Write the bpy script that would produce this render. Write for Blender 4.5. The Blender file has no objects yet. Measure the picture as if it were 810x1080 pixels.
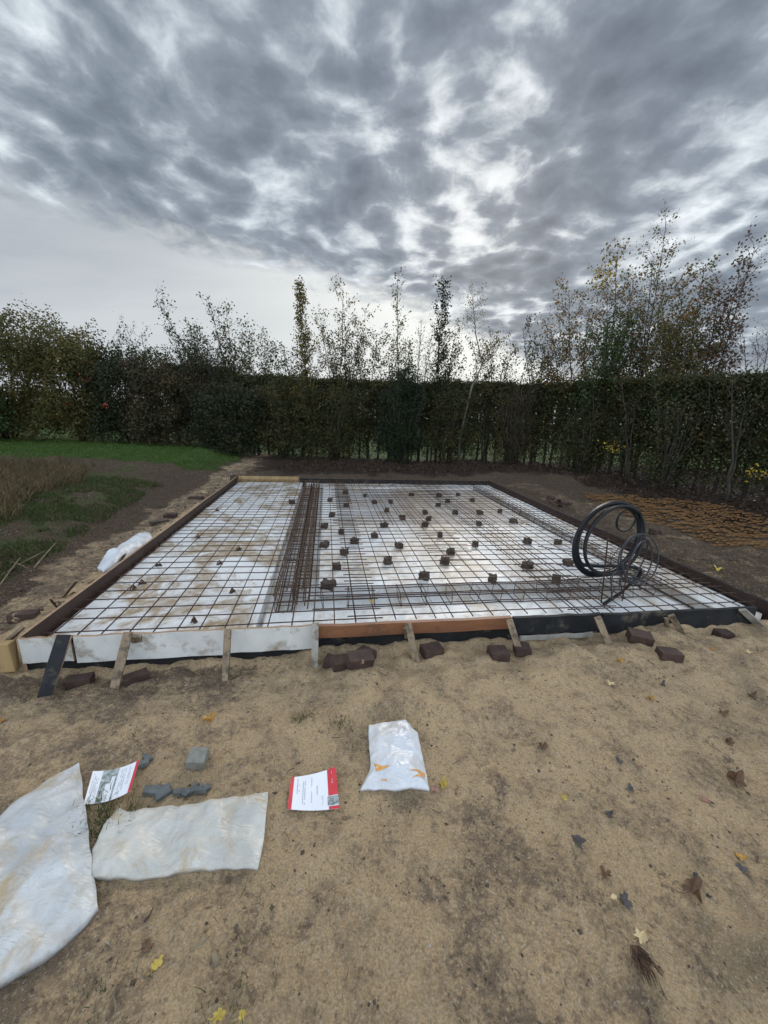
import bpy, math, random
import numpy as np
from mathutils import Vector, Matrix, noise
random.seed(7); rng = np.random.default_rng(7)
PI = math.pi
sc = bpy.context.scene
C = sc.collection

# ------------------------------------------------------------------ camera
F = 395.0; ROLL = math.radians(2.3); CH = 1.6
YH = 438 + 59 * math.tan(ROLL)
PIT = math.atan((540 - YH) * math.cos(ROLL) / F)
def ray(px, py):
    a = (px - 405) / F; b = (540 - py) / F
    a, b = a * math.cos(ROLL) - b * math.sin(ROLL), a * math.sin(ROLL) + b * math.cos(ROLL)
    return (a, math.cos(PIT) + b * math.sin(PIT), -math.sin(PIT) + b * math.cos(PIT))
def G(px, py, z=0.0):
    d = ray(px, py); t = (z - CH) / d[2]
    return (d[0] * t, d[1] * t)
def AT(px, py, Y):
    d = ray(px, py); t = Y / d[1]
    return (d[0] * t, Y, CH + d[2] * t)
cam = bpy.data.cameras.new('camera'); co = bpy.data.objects.new('camera', cam); C.objects.link(co)
r0 = Vector((1, 0, 0)); u0 = Vector((0, math.sin(PIT), math.cos(PIT))); f0 = Vector((0, math.cos(PIT), -math.sin(PIT)))
rr = r0 * math.cos(ROLL) + u0 * math.sin(ROLL); uu = -r0 * math.sin(ROLL) + u0 * math.cos(ROLL)
co.matrix_world = Matrix(((rr.x, uu.x, -f0.x, 0), (rr.y, uu.y, -f0.y, 0), (rr.z, uu.z, -f0.z, CH), (0, 0, 0, 1)))
cam.sensor_fit = 'VERTICAL'; cam.sensor_height = 36; cam.lens = F / 1080 * 36
cam.clip_start = 0.05; cam.clip_end = 3000
sc.camera = co
sc.view_settings.view_transform = 'Standard'; sc.view_settings.look = 'None'
sc.view_settings.gamma = 1; sc.view_settings.exposure = 0.38

# ------------------------------------------------------------------ slab frame (four corners of the formwork)
cFL = Vector((-2.2, 2.02)); cFR = Vector((3.30, 2.90)); cBR = Vector((2.52, 9.11)); cBL = Vector((-3.28, 8.20))
WS, LS = 5.6, 6.27
def S(s, t):
    a = s / WS; b = t / LS
    p = cFL * (1 - a) * (1 - b) + cFR * a * (1 - b) + cBR * a * b + cBL * (1 - a) * b
    return (p.x, p.y)
def ST(x, y):
    rx, ry = x - cFL.x, y - cFL.y
    return (rx * .987 + ry * .158, -rx * .158 + ry * .987)

# ------------------------------------------------------------------ node helpers
class NT:
    def __init__(s, tree): s.t = tree; s.n = tree.nodes; s.l = tree.links
    def new(s, kind, **kw):
        n = s.n.new(kind)
        for k, v in kw.items(): setattr(n, k, v)
        return n
    def put(s, sock, v):
        if v is None: return
        if hasattr(v, 'is_linked'): s.l.new(v, sock)
        elif isinstance(v, (tuple, list)):
            v = tuple(v)
            if len(sock.default_value) == 4 and len(v) == 3: v = v + (1,)
            sock.default_value = v
        else: sock.default_value = v
    def math(s, op, a, b=None, c=None, clamp=False):
        n = s.new('ShaderNodeMath', operation=op); n.use_clamp = clamp
        s.put(n.inputs[0], a); s.put(n.inputs[1], b)
        if c is not None: s.put(n.inputs[2], c)
        return n.outputs[0]
    def noise(s, vec, scale, detail=6, rough=.55, dist=0.0, out='Fac'):
        n = s.new('ShaderNodeTexNoise'); s.put(n.inputs['Vector'], vec); n.inputs['Scale'].default_value = scale
        n.inputs['Detail'].default_value = detail; n.inputs['Roughness'].default_value = rough; n.inputs['Distortion'].default_value = dist
        return n.outputs[out]
    def ramp(s, fac, stops, interp='LINEAR'):
        n = s.new('ShaderNodeValToRGB'); s.put(n.inputs[0], fac); cr = n.color_ramp; cr.interpolation = interp
        while len(cr.elements) < len(stops): cr.elements.new(.5)
        for e, (p, c) in zip(cr.elements, stops):
            e.position = p
            e.color = (c, c, c, 1) if isinstance(c, (int, float)) else tuple(c) + (1,)
        return n.outputs[0]
    def smooth(s, v, lo, hi, a=0., b=1.):
        n = s.new('ShaderNodeMapRange', interpolation_type='SMOOTHSTEP')
        s.put(n.inputs[0], v); n.inputs[1].default_value = lo; n.inputs[2].default_value = hi
        n.inputs[3].default_value = a; n.inputs[4].default_value = b
        return n.outputs[0]
    def mix(s, fac, a, b, mode='MIX'):
        n = s.new('ShaderNodeMix', data_type='RGBA', blend_type=mode)
        s.put(n.inputs[0], fac); s.put(n.inputs[6], a); s.put(n.inputs[7], b)
        return n.outputs[2]
    def bump(s, h, strength=.5, dist=.01, normal=None):
        n = s.new('ShaderNodeBump'); n.inputs['Strength'].default_value = strength; n.inputs['Distance'].default_value = dist
        s.put(n.inputs['Height'], h)
        if normal is not None: s.put(n.inputs['Normal'], normal)
        return n.outputs[0]

def mat(name):
    m = bpy.data.materials.new(name); m.use_nodes = True
    t = NT(m.node_tree); b = m.node_tree.nodes['Principled BSDF']
    return m, t, b
def objco(t): return t.new('ShaderNodeTexCoord').outputs['Object']
def poscol(t): return t.new('ShaderNodeNewGeometry').outputs['Position']

def simple(name, c1, c2, scale=8, rough=.7, bump=.3, bdist=.004, spec=.5, metal=0., stretch=None, dirt=None, dscale=3, dthr=(.5, .7)):
    m, t, b = mat(name)
    v = poscol(t)
    if stretch:
        mp = t.new('ShaderNodeMapping'); t.put(mp.inputs[0], objco(t)); mp.inputs['Scale'].default_value = stretch; v2 = mp.outputs[0]
    else: v2 = v
    n = t.noise(v2, scale, 8, .65)
    col = t.mix(t.smooth(n, .3, .7), c1, c2)
    if dirt:
        d = t.smooth(t.noise(v, dscale, 8, .7), dthr[0], dthr[1])
        col = t.mix(d, col, dirt)
    t.put(b.inputs['Base Color'], col); b.inputs['Roughness'].default_value = rough
    b.inputs['Metallic'].default_value = metal; b.inputs['Specular IOR Level'].default_value = spec
    t.put(b.inputs['Normal'], t.bump(t.noise(v2, scale * 4, 8, .7), bump, bdist))
    return m

SAND = (.77, .56, .335); SAND2 = (.64, .46, .275); MUD = (.10, .08, .063)
M = {}
M['brick'] = simple('dark_paver', (.032, .017, .013), (.07, .038, .028), 14, .85, .6, .006, dirt=SAND2, dscale=12, dthr=(.6, .75))
M['cobble'] = simple('cobble_stone', (.03, .022, .017), (.085, .06, .042), 14, .85, .8, .008, dirt=(.2, .15, .09), dscale=20, dthr=(.6, .8))
M['rebar'] = simple('rusty_steel', (.035, .02, .015), (.10, .042, .022), 30, .75, .4, .001, metal=.3)
M['rebar_dark'] = simple('dark_steel', (.028, .018, .014), (.08, .042, .027), 25, .6, .4, .001, metal=.4)
M['cage'] = simple('cage_rust', (.038, .022, .014), (.115, .06, .034), 30, .85, .4, .001, metal=.1)
M['wood'] = simple('old_wood', (.17, .125, .08), (.30, .22, .145), 9, .8, .6, .003, stretch=(1, 1, .12), dirt=(.08, .06, .04), dscale=14, dthr=(.45, .62))
M['greywood'] = simple('grey_wood', (.24, .22, .19), (.36, .34, .30), 9, .85, .6, .003, stretch=(1, 1, .12), dirt=(.12, .09, .06), dscale=9)
M['yellowwood'] = simple('fresh_wood', (.24, .16, .07), (.38, .26, .12), 9, .7, .4, .003, stretch=(1, 1, .12), dirt=(.12, .08, .04), dscale=9, dthr=(.6, .8))
M['redwood'] = simple('reddish_timber', (.15, .058, .026), (.24, .10, .042), 6, .6, .4, .003, stretch=(.2, 1, 2), dirt=(.09, .045, .025), dscale=5)
M['ply'] = simple('brown_film_plywood', (.028, .015, .012), (.048, .028, .022), 6, .6, .2, .002, .3, dirt=(.16, .12, .08), dscale=14, dthr=(.66, .8))
M['black'] = simple('black_board', (.009, .010, .012), (.02, .021, .023), 6, .7, .3, .002, .25, dirt=(.12, .10, .075), dscale=7, dthr=(.52, .72))
M['white'] = simple('white_melamine', (.50, .50, .48), (.64, .64, .61), 3, .5, .1, .001, dirt=(.27, .22, .165), dscale=7, dthr=(.50, .72))
M['plyedge'] = simple('plywood_edge', (.26, .165, .10), (.38, .25, .15), 20, .8, .3, .001, dirt=(.2, .13, .08), dscale=9)
M['film'] = simple('black_membrane', (.008, .009, .010), (.018, .019, .021), 9, .6, .8, .01, .25, dirt=(.14, .11, .08), dscale=8, dthr=(.55, .7))
M['cable'] = simple('black_conduit', (.004, .0045, .006), (.009, .010, .013), 9, .42, .1, .001, .3)
M['greycable'] = simple('grey_cable', (.028, .030, .034), (.05, .052, .058), 9, .5, .1, .001, .3)
M['slate'] = simple('slate', (.06, .07, .07), (.13, .145, .145), 14, .7, .5, .003)
M['concrete'] = simple('concrete', (.17, .17, .145), (.25, .245, .21), 25, .9, .6, .003)
M['paper'] = simple('paper', (.74, .75, .80), (.82, .83, .86), 3, .5, .1, .001)
M['print'] = simple('print_grey', (.38, .40, .45), (.48, .50, .55), 60, .6, 0, .001)
M['red'] = simple('red_print', (.50, .02, .035), (.62, .05, .06), 10, .5, .1, .001)
M['photo'] = simple('printed_photo', (.08, .12, .13), (.5, .52, .5), 70, .45, 0, .001)
M['rustmat'] = simple('orange_rust', (.12, .058, .018), (.22, .11, .034), 10, .9, .6, .004, dirt=(.10, .05, .02), dscale=5, dthr=(.55, .75))
M['bark'] = simple('bark', (.03, .024, .018), (.075, .06, .045), 12, .9, .8, .01, dirt=(.055, .065, .035), dscale=4)
M['bark_pale'] = simple('pale_bark', (.10, .085, .065), (.17, .145, .11), 12, .85, .6, .008)
M['twig'] = simple('dry_twig', (.10, .075, .05), (.24, .19, .12), 12, .9, .5, .004)
M['stone'] = simple('pebble', (.25, .23, .2), (.55, .53, .5), 4, .8, .3, .002)
M['clod'] = simple('soil_clod', (.06, .045, .034), (.12, .09, .063), 20, .95, .9, .01)

def leafmat(name, stops, trans=.25, rough=.6):
    m, t, b = mat(name)
    a = t.new('ShaderNodeAttribute'); a.attribute_name = 'rnd'
    oi = t.new('ShaderNodeObjectInfo').outputs['Random']
    v = t.math('ADD', t.math('MULTIPLY', a.outputs['Fac'], .85), t.math('MULTIPLY', oi, .15))
    col = t.ramp(v, stops)
    t.put(b.inputs['Base Color'], col); b.inputs['Roughness'].default_value = rough
    b.inputs['Specular IOR Level'].default_value = .3
    tr = t.new('ShaderNodeBsdfTranslucent'); t.put(tr.inputs[0], col)
    mx = t.new('ShaderNodeMixShader'); mx.inputs[0].default_value = trans
    out = m.node_tree.nodes['Material Output']
    t.l.new(b.outputs[0], mx.inputs[1]); t.l.new(tr.outputs[0], mx.inputs[2]); t.l.new(mx.outputs[0], out.inputs[0])
    return m
M['leaf_hedge'] = leafmat('hedge_leaves', [(0, (.03, .04, .015)), (.45, (.05, .06, .02)), (.75, (.07, .065, .025)), (.9, (.10, .055, .025)), (1, (.17, .11, .03))])
M['leaf_green'] = leafmat('green_leaves', [(0, (.025, .05, .015)), (.5, (.05, .085, .022)), (.85, (.075, .10, .03)), (1, (.14, .12, .03))])
M['leaf_olive'] = leafmat('olive_leaves', [(0, (.06, .065, .02)), (.5, (.09, .085, .025)), (.85, (.13, .10, .03)), (1, (.2, .12, .04))])
M['leaf_dark'] = leafmat('dark_leaves', [(0, (.015, .025, .012)), (.6, (.035, .045, .018)), (.9, (.06, .05, .025)), (1, (.13, .07, .03))])
M['leaf_brown'] = leafmat('brown_leaves', [(0, (.05, .035, .02)), (.6, (.085, .055, .03)), (.9, (.12, .06, .035)), (1, (.25, .06, .03))])
M['leaf_mix'] = leafmat('mixed_leaves', [(0, (.03, .032, .015)), (.4, (.055, .052, .022)), (.7, (.08, .06, .03)), (.92, (.10, .075, .03)), (1, (.2, .11, .04))])
M['leaf_broom'] = leafmat('broom_green', [(0, (.015, .026, .013)), (.6, (.028, .040, .018)), (1, (.05, .06, .025))])
M['leaf_autumn'] = leafmat('autumn_leaves', [(0, (.07, .085, .028)), (.4, (.11, .105, .035)), (.7, (.18, .11, .05)), (.9, (.28, .15, .07)), (1, (.5, .32, .04))], .45)
M['leaf_yellowish'] = leafmat('yellowing_leaves', [(0, (.05, .055, .02)), (.5, (.12, .10, .03)), (.85, (.24, .17, .04)), (1, (.3, .15, .04))], .35)
M['leaf_red'] = leafmat('red_berries', [(0, (.35, .04, .03)), (1, (.6, .10, .06))], .2)
M['leaf_bright'] = leafmat('bright_yellow_leaves', [(0, (.35, .26, .03)), (1, (.6, .42, .06))], .4)
M['grass'] = leafmat('grass_blades', [(0, (.03, .07, .012)), (.5, (.065, .135, .022)), (.9, (.12, .18, .04)), (1, (.2, .18, .07))], .3)
M['weed'] = leafmat('weed_blades', [(0, (.035, .055, .015)), (.5, (.06, .085, .022)), (.8, (.12, .12, .05)), (1, (.22, .18, .1))], .3)
M['dry'] = leafmat('dry_grass', [(0, (.06, .05, .02)), (.5, (.11, .08, .038)), (.85, (.17, .12, .06)), (1, (.35, .29, .18))], .2)
M['litter'] = leafmat('fallen_leaves', [(0, (.025, .015, .010)), (.6, (.05, .029, .019)), (.9, (.085, .05, .03)), (1, (.20, .13, .07))], .1)
for nm, c1, c2 in [('dl_yellow', (.38, .27, .04), (.55, .42, .10)), ('dl_ochre', (.32, .15, .03), (.5, .28, .06)), ('dl_brown', (.10, .055, .03), (.17, .095, .05)), ('dl_dark', (.05, .045, .045), (.10, .085, .08)), ('dl_pink', (.24, .12, .09), (.33, .18, .13)), ('dl_pale', (.45, .34, .17), (.58, .46, .26))]:
    M[nm] = simple(nm, c1, c2, 30, .7, .4, .002)

# insulation, plastic
def eps_mat():
    m, t, b = mat('white_insulation_film')
    v = poscol(t)
    base = t.mix(t.smooth(t.noise(v, 2.2, 5), .35, .7), (.80, .80, .79), (.68, .68, .675))
    warp = t.noise(v, 1.3, 4, .5, 0, 'Color')
    mp = t.new('ShaderNodeVectorMath', operation='ADD'); t.put(mp.inputs[0], v); t.put(mp.inputs[1], warp)
    d1 = t.math('MULTIPLY', t.smooth(t.noise(mp.outputs[0], 1.15, 9, .72), .43, .58), t.smooth(t.noise(v, 9, 6, .7), .30, .62))
    def streak(ax, ay, bx, by, wd):
        A = t.new('ShaderNodeVectorMath', operation='SUBTRACT'); t.put(A.inputs[0], mp.outputs[0]); A.inputs[1].default_value = (ax, ay, 0)
        L = math.hypot(bx - ax, by - ay); D = t.new('ShaderNodeVectorMath', operation='DOT_PRODUCT'); t.put(D.inputs[0], A.outputs[0]); D.inputs[1].default_value = (-(by - ay) / L, (bx - ax) / L, 0)
        E = t.new('ShaderNodeVectorMath', operation='DOT_PRODUCT'); t.put(E.inputs[0], A.outputs[0]); E.inputs[1].default_value = ((bx - ax) / L, (by - ay) / L, 0)
        return t.math('MULTIPLY', t.smooth(t.math('ABSOLUTE', D.outputs['Value']), wd, wd * .2), t.math('MULTIPLY', t.smooth(E.outputs['Value'], -.3, .3), t.smooth(E.outputs['Value'], L + .3, L - .3)))
    sk = t.math('MAXIMUM', streak(1.3, 3.9, 1.0, 8.6, .55), streak(1.9, 6.2, 2.6, 8.4, .7))
    d1 = t.math('MAXIMUM', d1, t.math('MULTIPLY', sk, t.smooth(t.noise(v, 7, 8, .75), .30, .54)))
    d2 = t.smooth(t.noise(v, 6.5, 10, .78), .56, .68)
    d3 = t.smooth(t.noise(v, 24, 6, .8), .62, .70)
    def seam(dx_, dy_, per, off):
        D_ = t.new('ShaderNodeVectorMath', operation='DOT_PRODUCT'); t.put(D_.inputs[0], v); D_.inputs[1].default_value = (dx_, dy_, 0)
        return t.smooth(t.math('PINGPONG', t.math('ADD', D_.outputs['Value'], off), per / 2), .010, .002)
    base = t.mix(t.math('MULTIPLY', t.math('MAXIMUM', seam(.987, .158, 1.2, .25), seam(-.158, .987, .6, .1)), .55), base, (.30, .28, .25))
    col = t.mix(t.math('MULTIPLY', d1, .8), base, (.42, .31, .19))
    col = t.mix(t.math('MULTIPLY', d2, .65), col, (.28, .20, .13))
    col = t.mix(t.math('MULTIPLY', d3, .75), col, (.12, .085, .06))
    t.put(b.inputs['Base Color'], col); b.inputs['Roughness'].default_value = .45
    h = t.noise(mp.outputs[0], 7, 8, .6, .8)
    t.put(b.inputs['Normal'], t.bump(h, .5, .02))
    return m
M['eps'] = eps_mat()
def sandy_eps():
    m, t, b = mat('sand_covered_insulation')
    v = poscol(t)
    n = t.smooth(t.noise(v, 1.6, 9, .7, .6), .45, .56)
    n2 = t.smooth(t.noise(v, 12, 6, .7), .35, .60)
    col = t.mix(t.smooth(t.noise(v, 3, 5), .35, .7), (.78, .78, .77), (.66, .66, .655))
    col = t.mix(t.math('MULTIPLY', n, t.math('ADD', .5, t.math('MULTIPLY', n2, .5))), col, (.33, .235, .135))
    d3 = t.smooth(t.noise(v, 22, 6, .8), .62, .72)
    col = t.mix(t.math('MULTIPLY', d3, .8), col, (.13, .09, .06))
    t.put(b.inputs['Base Color'], col); b.inputs['Roughness'].default_value = .55
    t.put(b.inputs['Normal'], t.bump(t.noise(v, 8, 8, .6, .8), .5, .02))
    return m
M['eps_sandy'] = sandy_eps()
def plastic(name, c1, c2, stains, rough=.3):
    m, t, b = mat(name)
    v = poscol(t)
    n = t.noise(v, 3.5, 6, .6, 1.2)
    col = t.mix(t.smooth(n, .35, .65), c1, c2)
    st = t.math('MULTIPLY', t.smooth(t.noise(v, 5, 8, .7, .5), .48, .68), stains)
    col = t.mix(st, col, (.40, .31, .19))
    st2 = t.math('MULTIPLY', t.smooth(t.noise(v, 60, 3, .6), .72, .76), t.smooth(t.noise(v, 6, 3, .6), .5, .6))
    col = t.mix(st2, col, (.10, .07, .05))
    t.put(b.inputs['Base Color'], col); b.inputs['Roughness'].default_value = rough
    b.inputs['Specular IOR Level'].default_value = .5
    mp = t.new('ShaderNodeMapping'); t.put(mp.inputs[0], v); mp.inputs['Scale'].default_value = (1, 2.2, 1); mp.inputs['Rotation'].default_value = (0, 0, .6)
    n1 = t.noise(mp.outputs[0], 7, 3, .5, 1.4)
    ridge = t.math('ABSOLUTE', t.math('SUBTRACT', n1, .5))
    ridge2 = t.math('ABSOLUTE', t.math('SUBTRACT', t.noise(mp.outputs[0], 17, 3, .5, 1.0), .5))
    hsum = t.math('SUBTRACT', t.noise(v, 9, 6, .6), t.math('ADD', t.math('MULTIPLY', t.math('MINIMUM', ridge, .12), 2.2), t.math('MULTIPLY', t.math('MINIMUM', ridge2, .1), 1.2)))
    t.put(b.inputs['Normal'], t.bump(hsum, .55, .014))
    return m
M['bag_clear'] = plastic('translucent_film', (.56, .565, .56), (.41, .415, .415), 1.0, .42)
M['bag_clear2'] = plastic('milky_film', (.58, .56, .51), (.45, .44, .405), .9, .45)
M['bag_white'] = plastic('white_film', (.70, .71, .73), (.60, .62, .66), .4)
M['stain'] = simple('orange_smear', (.60, .25, .05), (.72, .40, .12), 60, .6, .1, .001)

# ------------------------------------------------------------------ mesh helpers
def tag(o, label=None, cat=None, group=None, kind=None):
    if label: o['label'] = label
    if cat: o['category'] = cat
    if group: o['group'] = group
    if kind: o['kind'] = kind
    return o
def empty(name, loc=(0, 0, 0), rz=0):
    o = bpy.data.objects.new(name, None); C.objects.link(o); o.location = loc; o.rotation_euler = (0, 0, rz); o.empty_display_size = .1
    return o
class MB:
    def __init__(s): s.v = []; s.f = []; s.m = []
    def add(s, vs, fs, mi=0):
        b = len(s.v); s.v += [tuple(p) for p in vs]
        for f in fs: s.f.append(tuple(i + b for i in f)); s.m.append(mi)
        return s
    def prism(s, quad_bottom, quad_top, mi=0):
        n = len(quad_bottom); vs = list(quad_bottom) + list(quad_top)
        fs = [tuple(range(n - 1, -1, -1)), tuple(range(n, 2 * n))] + [(i, (i + 1) % n, n + (i + 1) % n, n + i) for i in range(n)]
        return s.add(vs, fs, mi)
    def box(s, c, size, rz=0, rx=0, ry=0, mi=0, jit=0):
        R = Matrix.Rotation(rz, 3, 'Z') @ Matrix.Rotation(ry, 3, 'Y') @ Matrix.Rotation(rx, 3, 'X')
        vs = []
        for z in (-.5, .5):
            for x, y in ((-.5, -.5), (.5, -.5), (.5, .5), (-.5, .5)):
                p = Vector((x * size[0], y * size[1], z * size[2])) + Vector([random.uniform(-jit, jit) for _ in range(3)])
                vs.append(Vector(c) + R @ p)
        return s.prism(vs[:4], vs[4:], mi)
    def tube(s, pts, r, n=6, mi=0, cap=True):
        pts = [Vector(p) for p in pts]
        rs = r if isinstance(r, (list, tuple)) else [r] * len(pts)
        rings = []; up = None
        for i, p in enumerate(pts):
            d = (pts[min(i + 1, len(pts) - 1)] - pts[max(i - 1, 0)])
            if d.length < 1e-9: d = Vector((0, 0, 1))
            d.normalize()
            if up is None: up = d.orthogonal().normalized()
            up = (up - d * up.dot(d))
            up = up.normalized() if up.length > 1e-6 else d.orthogonal().normalized()
            w = d.cross(up)
            rings.append([p + (up * math.cos(2 * PI * k / n) + w * math.sin(2 * PI * k / n)) * rs[i] for k in range(n)])
        vs = [q for ring in rings for q in ring]
        fs = []
        for i in range(len(pts) - 1):
            for k in range(n):
                a = i * n + k; b2 = i * n + (k + 1) % n
                fs.append((a, b2, b2 + n, a + n))
        if cap: fs.append(tuple(range(n - 1, -1, -1))); fs.append(tuple(range(len(vs) - n, len(vs))))
        return s.add(vs, fs, mi)
    def build(s, name, mats, parent=None, smooth=False, bevel=0):
        me = bpy.data.meshes.new(name); me.from_pydata(s.v, [], s.f); 
        for m_ in (mats if isinstance(mats, (list, tuple)) else [mats]): me.materials.append(m_)
        me.polygons.foreach_set('material_index', s.m)
        if smooth: me.polygons.foreach_set('use_smooth', [True] * len(s.f))
        me.update()
        o = bpy.data.objects.new(name, me); C.objects.link(o)
        if parent: o.parent = parent
        if bevel:
            bm_ = o.modifiers.new('bevel', 'BEVEL'); bm_.width = bevel; bm_.segments = 2; bm_.limit_method = 'ANGLE'
        return o
def npmesh(name, verts, faces, mats, parent=None, rnd=None, smooth=False, link=True):
    """verts (n,3), faces (m,k) arrays; rnd per-vertex float"""
    me = bpy.data.meshes.new(name)
    nv, nf, k = len(verts), len(faces), faces.shape[1]
    me.vertices.add(nv); me.vertices.foreach_set('co', np.ascontiguousarray(verts, dtype=np.float32).ravel())
    me.loops.add(nf * k); me.loops.foreach_set('vertex_index', np.ascontiguousarray(faces, dtype=np.int32).ravel())
    me.polygons.add(nf); me.polygons.foreach_set('loop_start', np.arange(0, nf * k, k, dtype=np.int32))
    try: me.polygons.foreach_set('loop_total', np.full(nf, k, dtype=np.int32))
    except Exception: pass
    if smooth: me.polygons.foreach_set('use_smooth', np.ones(nf, dtype=bool))
    if rnd is not None:
        a = me.attributes.new('rnd', 'FLOAT', 'POINT'); a.data.foreach_set('value', np.ascontiguousarray(rnd, dtype=np.float32))
    me.materials.append(mats); me.update(calc_edges=True); me.validate()
    o = bpy.data.objects.new(name, me)
    if link: C.objects.link(o)
    if parent: o.parent = parent
    return o
def leaves(name, P, size, material, parent=None, up=None, smin=.6, aspect=.6, rnd=None, link=True):
    """rhombic bent leaves at points P"""
    P = np.asarray(P); n = len(P)
    d = rng.normal(size=(n, 3)); d[:, 2] -= .3; d /= np.linalg.norm(d, axis=1)[:, None]
    q = rng.normal(size=(n, 3)); w = np.cross(d, q); w /= np.linalg.norm(w, axis=1)[:, None]
    nn = np.cross(d, w)
    L = size * rng.uniform(smin, 1.25, n)[:, None]
    a = P; c = P + d * L; m1 = P + d * L * .45 + w * L * aspect * .5 + nn * L * .12; m2 = P + d * L * .45 - w * L * aspect * .5 + nn * L * .12
    V = np.stack([a, m1, c, m2], 1).reshape(-1, 3); Fc = np.arange(4 * n).reshape(-1, 4)
    if rnd is None: rnd = rng.uniform(0, 1, n)
    return npmesh(name, V, Fc, material, parent, np.repeat(rnd, 4), link=link)
def blades(name, P, h, w, material, lean=.5, parent=None, rnd=None):
    P = np.asarray(P); n = len(P)
    H = h * rng.uniform(.35, 1.3, n)[:, None]
    a = rng.uniform(0, 2 * PI, n); dx = np.stack([np.cos(a), np.sin(a), np.zeros(n)], 1)
    b = rng.uniform(0, 2 * PI, n); ln = np.stack([np.cos(b), np.sin(b), np.zeros(n)], 1) * (rng.uniform(0, lean, n)[:, None] * H)
    up = np.array([0, 0, 1.]) * H
    v0 = P - dx * w; v1 = P + dx * w; v2 = P + ln * .35 + up * .55 + dx * w * .7; v3 = P + ln * .35 + up * .55 - dx * w * .7; v4 = P + ln + up * .95
    V = np.stack([v0, v1, v2, v3, v4], 1).reshape(-1, 3)
    i = np.arange(n)[:, None] * 5
    Fc = np.concatenate([i + np.array([[0, 1, 2]]), i + np.array([[0, 2, 3]]), i + np.array([[3, 2, 4]])])
    if rnd is None: rnd = rng.uniform(0, 1, n)
    return npmesh(name, V, Fc, material, parent, np.repeat(rnd, 5))

# ------------------------------------------------------------------ ground
def fbm(x, y, f, o=3, seed=0.):
    return noise.fractal(Vector((x * f + seed, y * f + seed * 1.7, seed)), 1.0, 2.1, o)
def sstep(a, b, x):
    t = min(1, max(0, (x - a) / (b - a))); return t * t * (3 - 2 * t)
def height(x, y):
    s, t = ST(x, y)
    inside = sstep(.02, .10, s) * sstep(.02, .10, t) * sstep(.0, .08, 5.62 - s) * sstep(.0, .08, 6.3 - t)
    d = max(-s, s - 5.6, -t, t - 6.3, 0)
    z = .022 * fbm(x, y, 1.3, 3) 
    if d < 9: z += .011 * fbm(x, y, 3.3, 2, 7.7) + .014 * fbm(x, y, 7.5, 3, 3.1) * (1 + 1.2 * sstep(1.0, 0, d)) + .008 * fbm(x, y, 17, 2, 5.)
    # sand heaped against the boards toward the right, hollow along the left front
    if -1.2 < t < .02 and s > -.6:
        k = sstep(-1.0, -.12, t)
        z += k * (-.02 + (.085 + .05 * sstep(3.0, 4.2, s)) * sstep(1.3, 2.2, s) * (0.65 + .5 * fbm(x, y, 2.1, 2, 8.)))
        z -= .025 * math.exp(-((t + .10) / .09) ** 2) * (1 + fbm(x, y, 5, 2, 4.))
    if s > 5.62: z += .10 * sstep(5.6, 6.3, s) * (1 + .8 * fbm(x, y, 2.5, 3, 2.)) * sstep(-2, 0.5, t)
    if t > 6.3: z += .10 * sstep(6.3, 7.3, t) * (1 + .7 * fbm(x, y, 2.2, 3, 9.))
    if s < -.75 and t > -.5: z += .26 * sstep(-.75, -2.1, s) * sstep(-1, 1.5, t) + .055 * fbm(x, y, 4, 4, 6.) * sstep(-.75, -1.3, s) * sstep(-4, -2.6, s) * sstep(9.5, 7, t)
    return z * (1 - inside) - .13 * inside
def axis(lo, hi, flo, fhi, fine, grow=1.12):
    a = list(np.arange(flo, fhi, fine)); st = fine; p = fhi
    while p < hi: a.append(p); st *= grow; p += st
    a.append(hi); st = fine; p = flo - fine; b = []
    while p > lo: b.append(p); st *= grow; p -= st
    b.append(lo); return np.array(b[::-1] + a)
xs = axis(-600, 600, -2.6, 3.2, .02, 1.025); ys = axis(-40, 900, .45, 3.0, .02, 1.022)
NX, NY = len(xs), len(ys)
gv = np.zeros((NY, NX, 3)); gz = np.zeros((NY, NX, 4)); gz[..., 3] = 1
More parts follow.
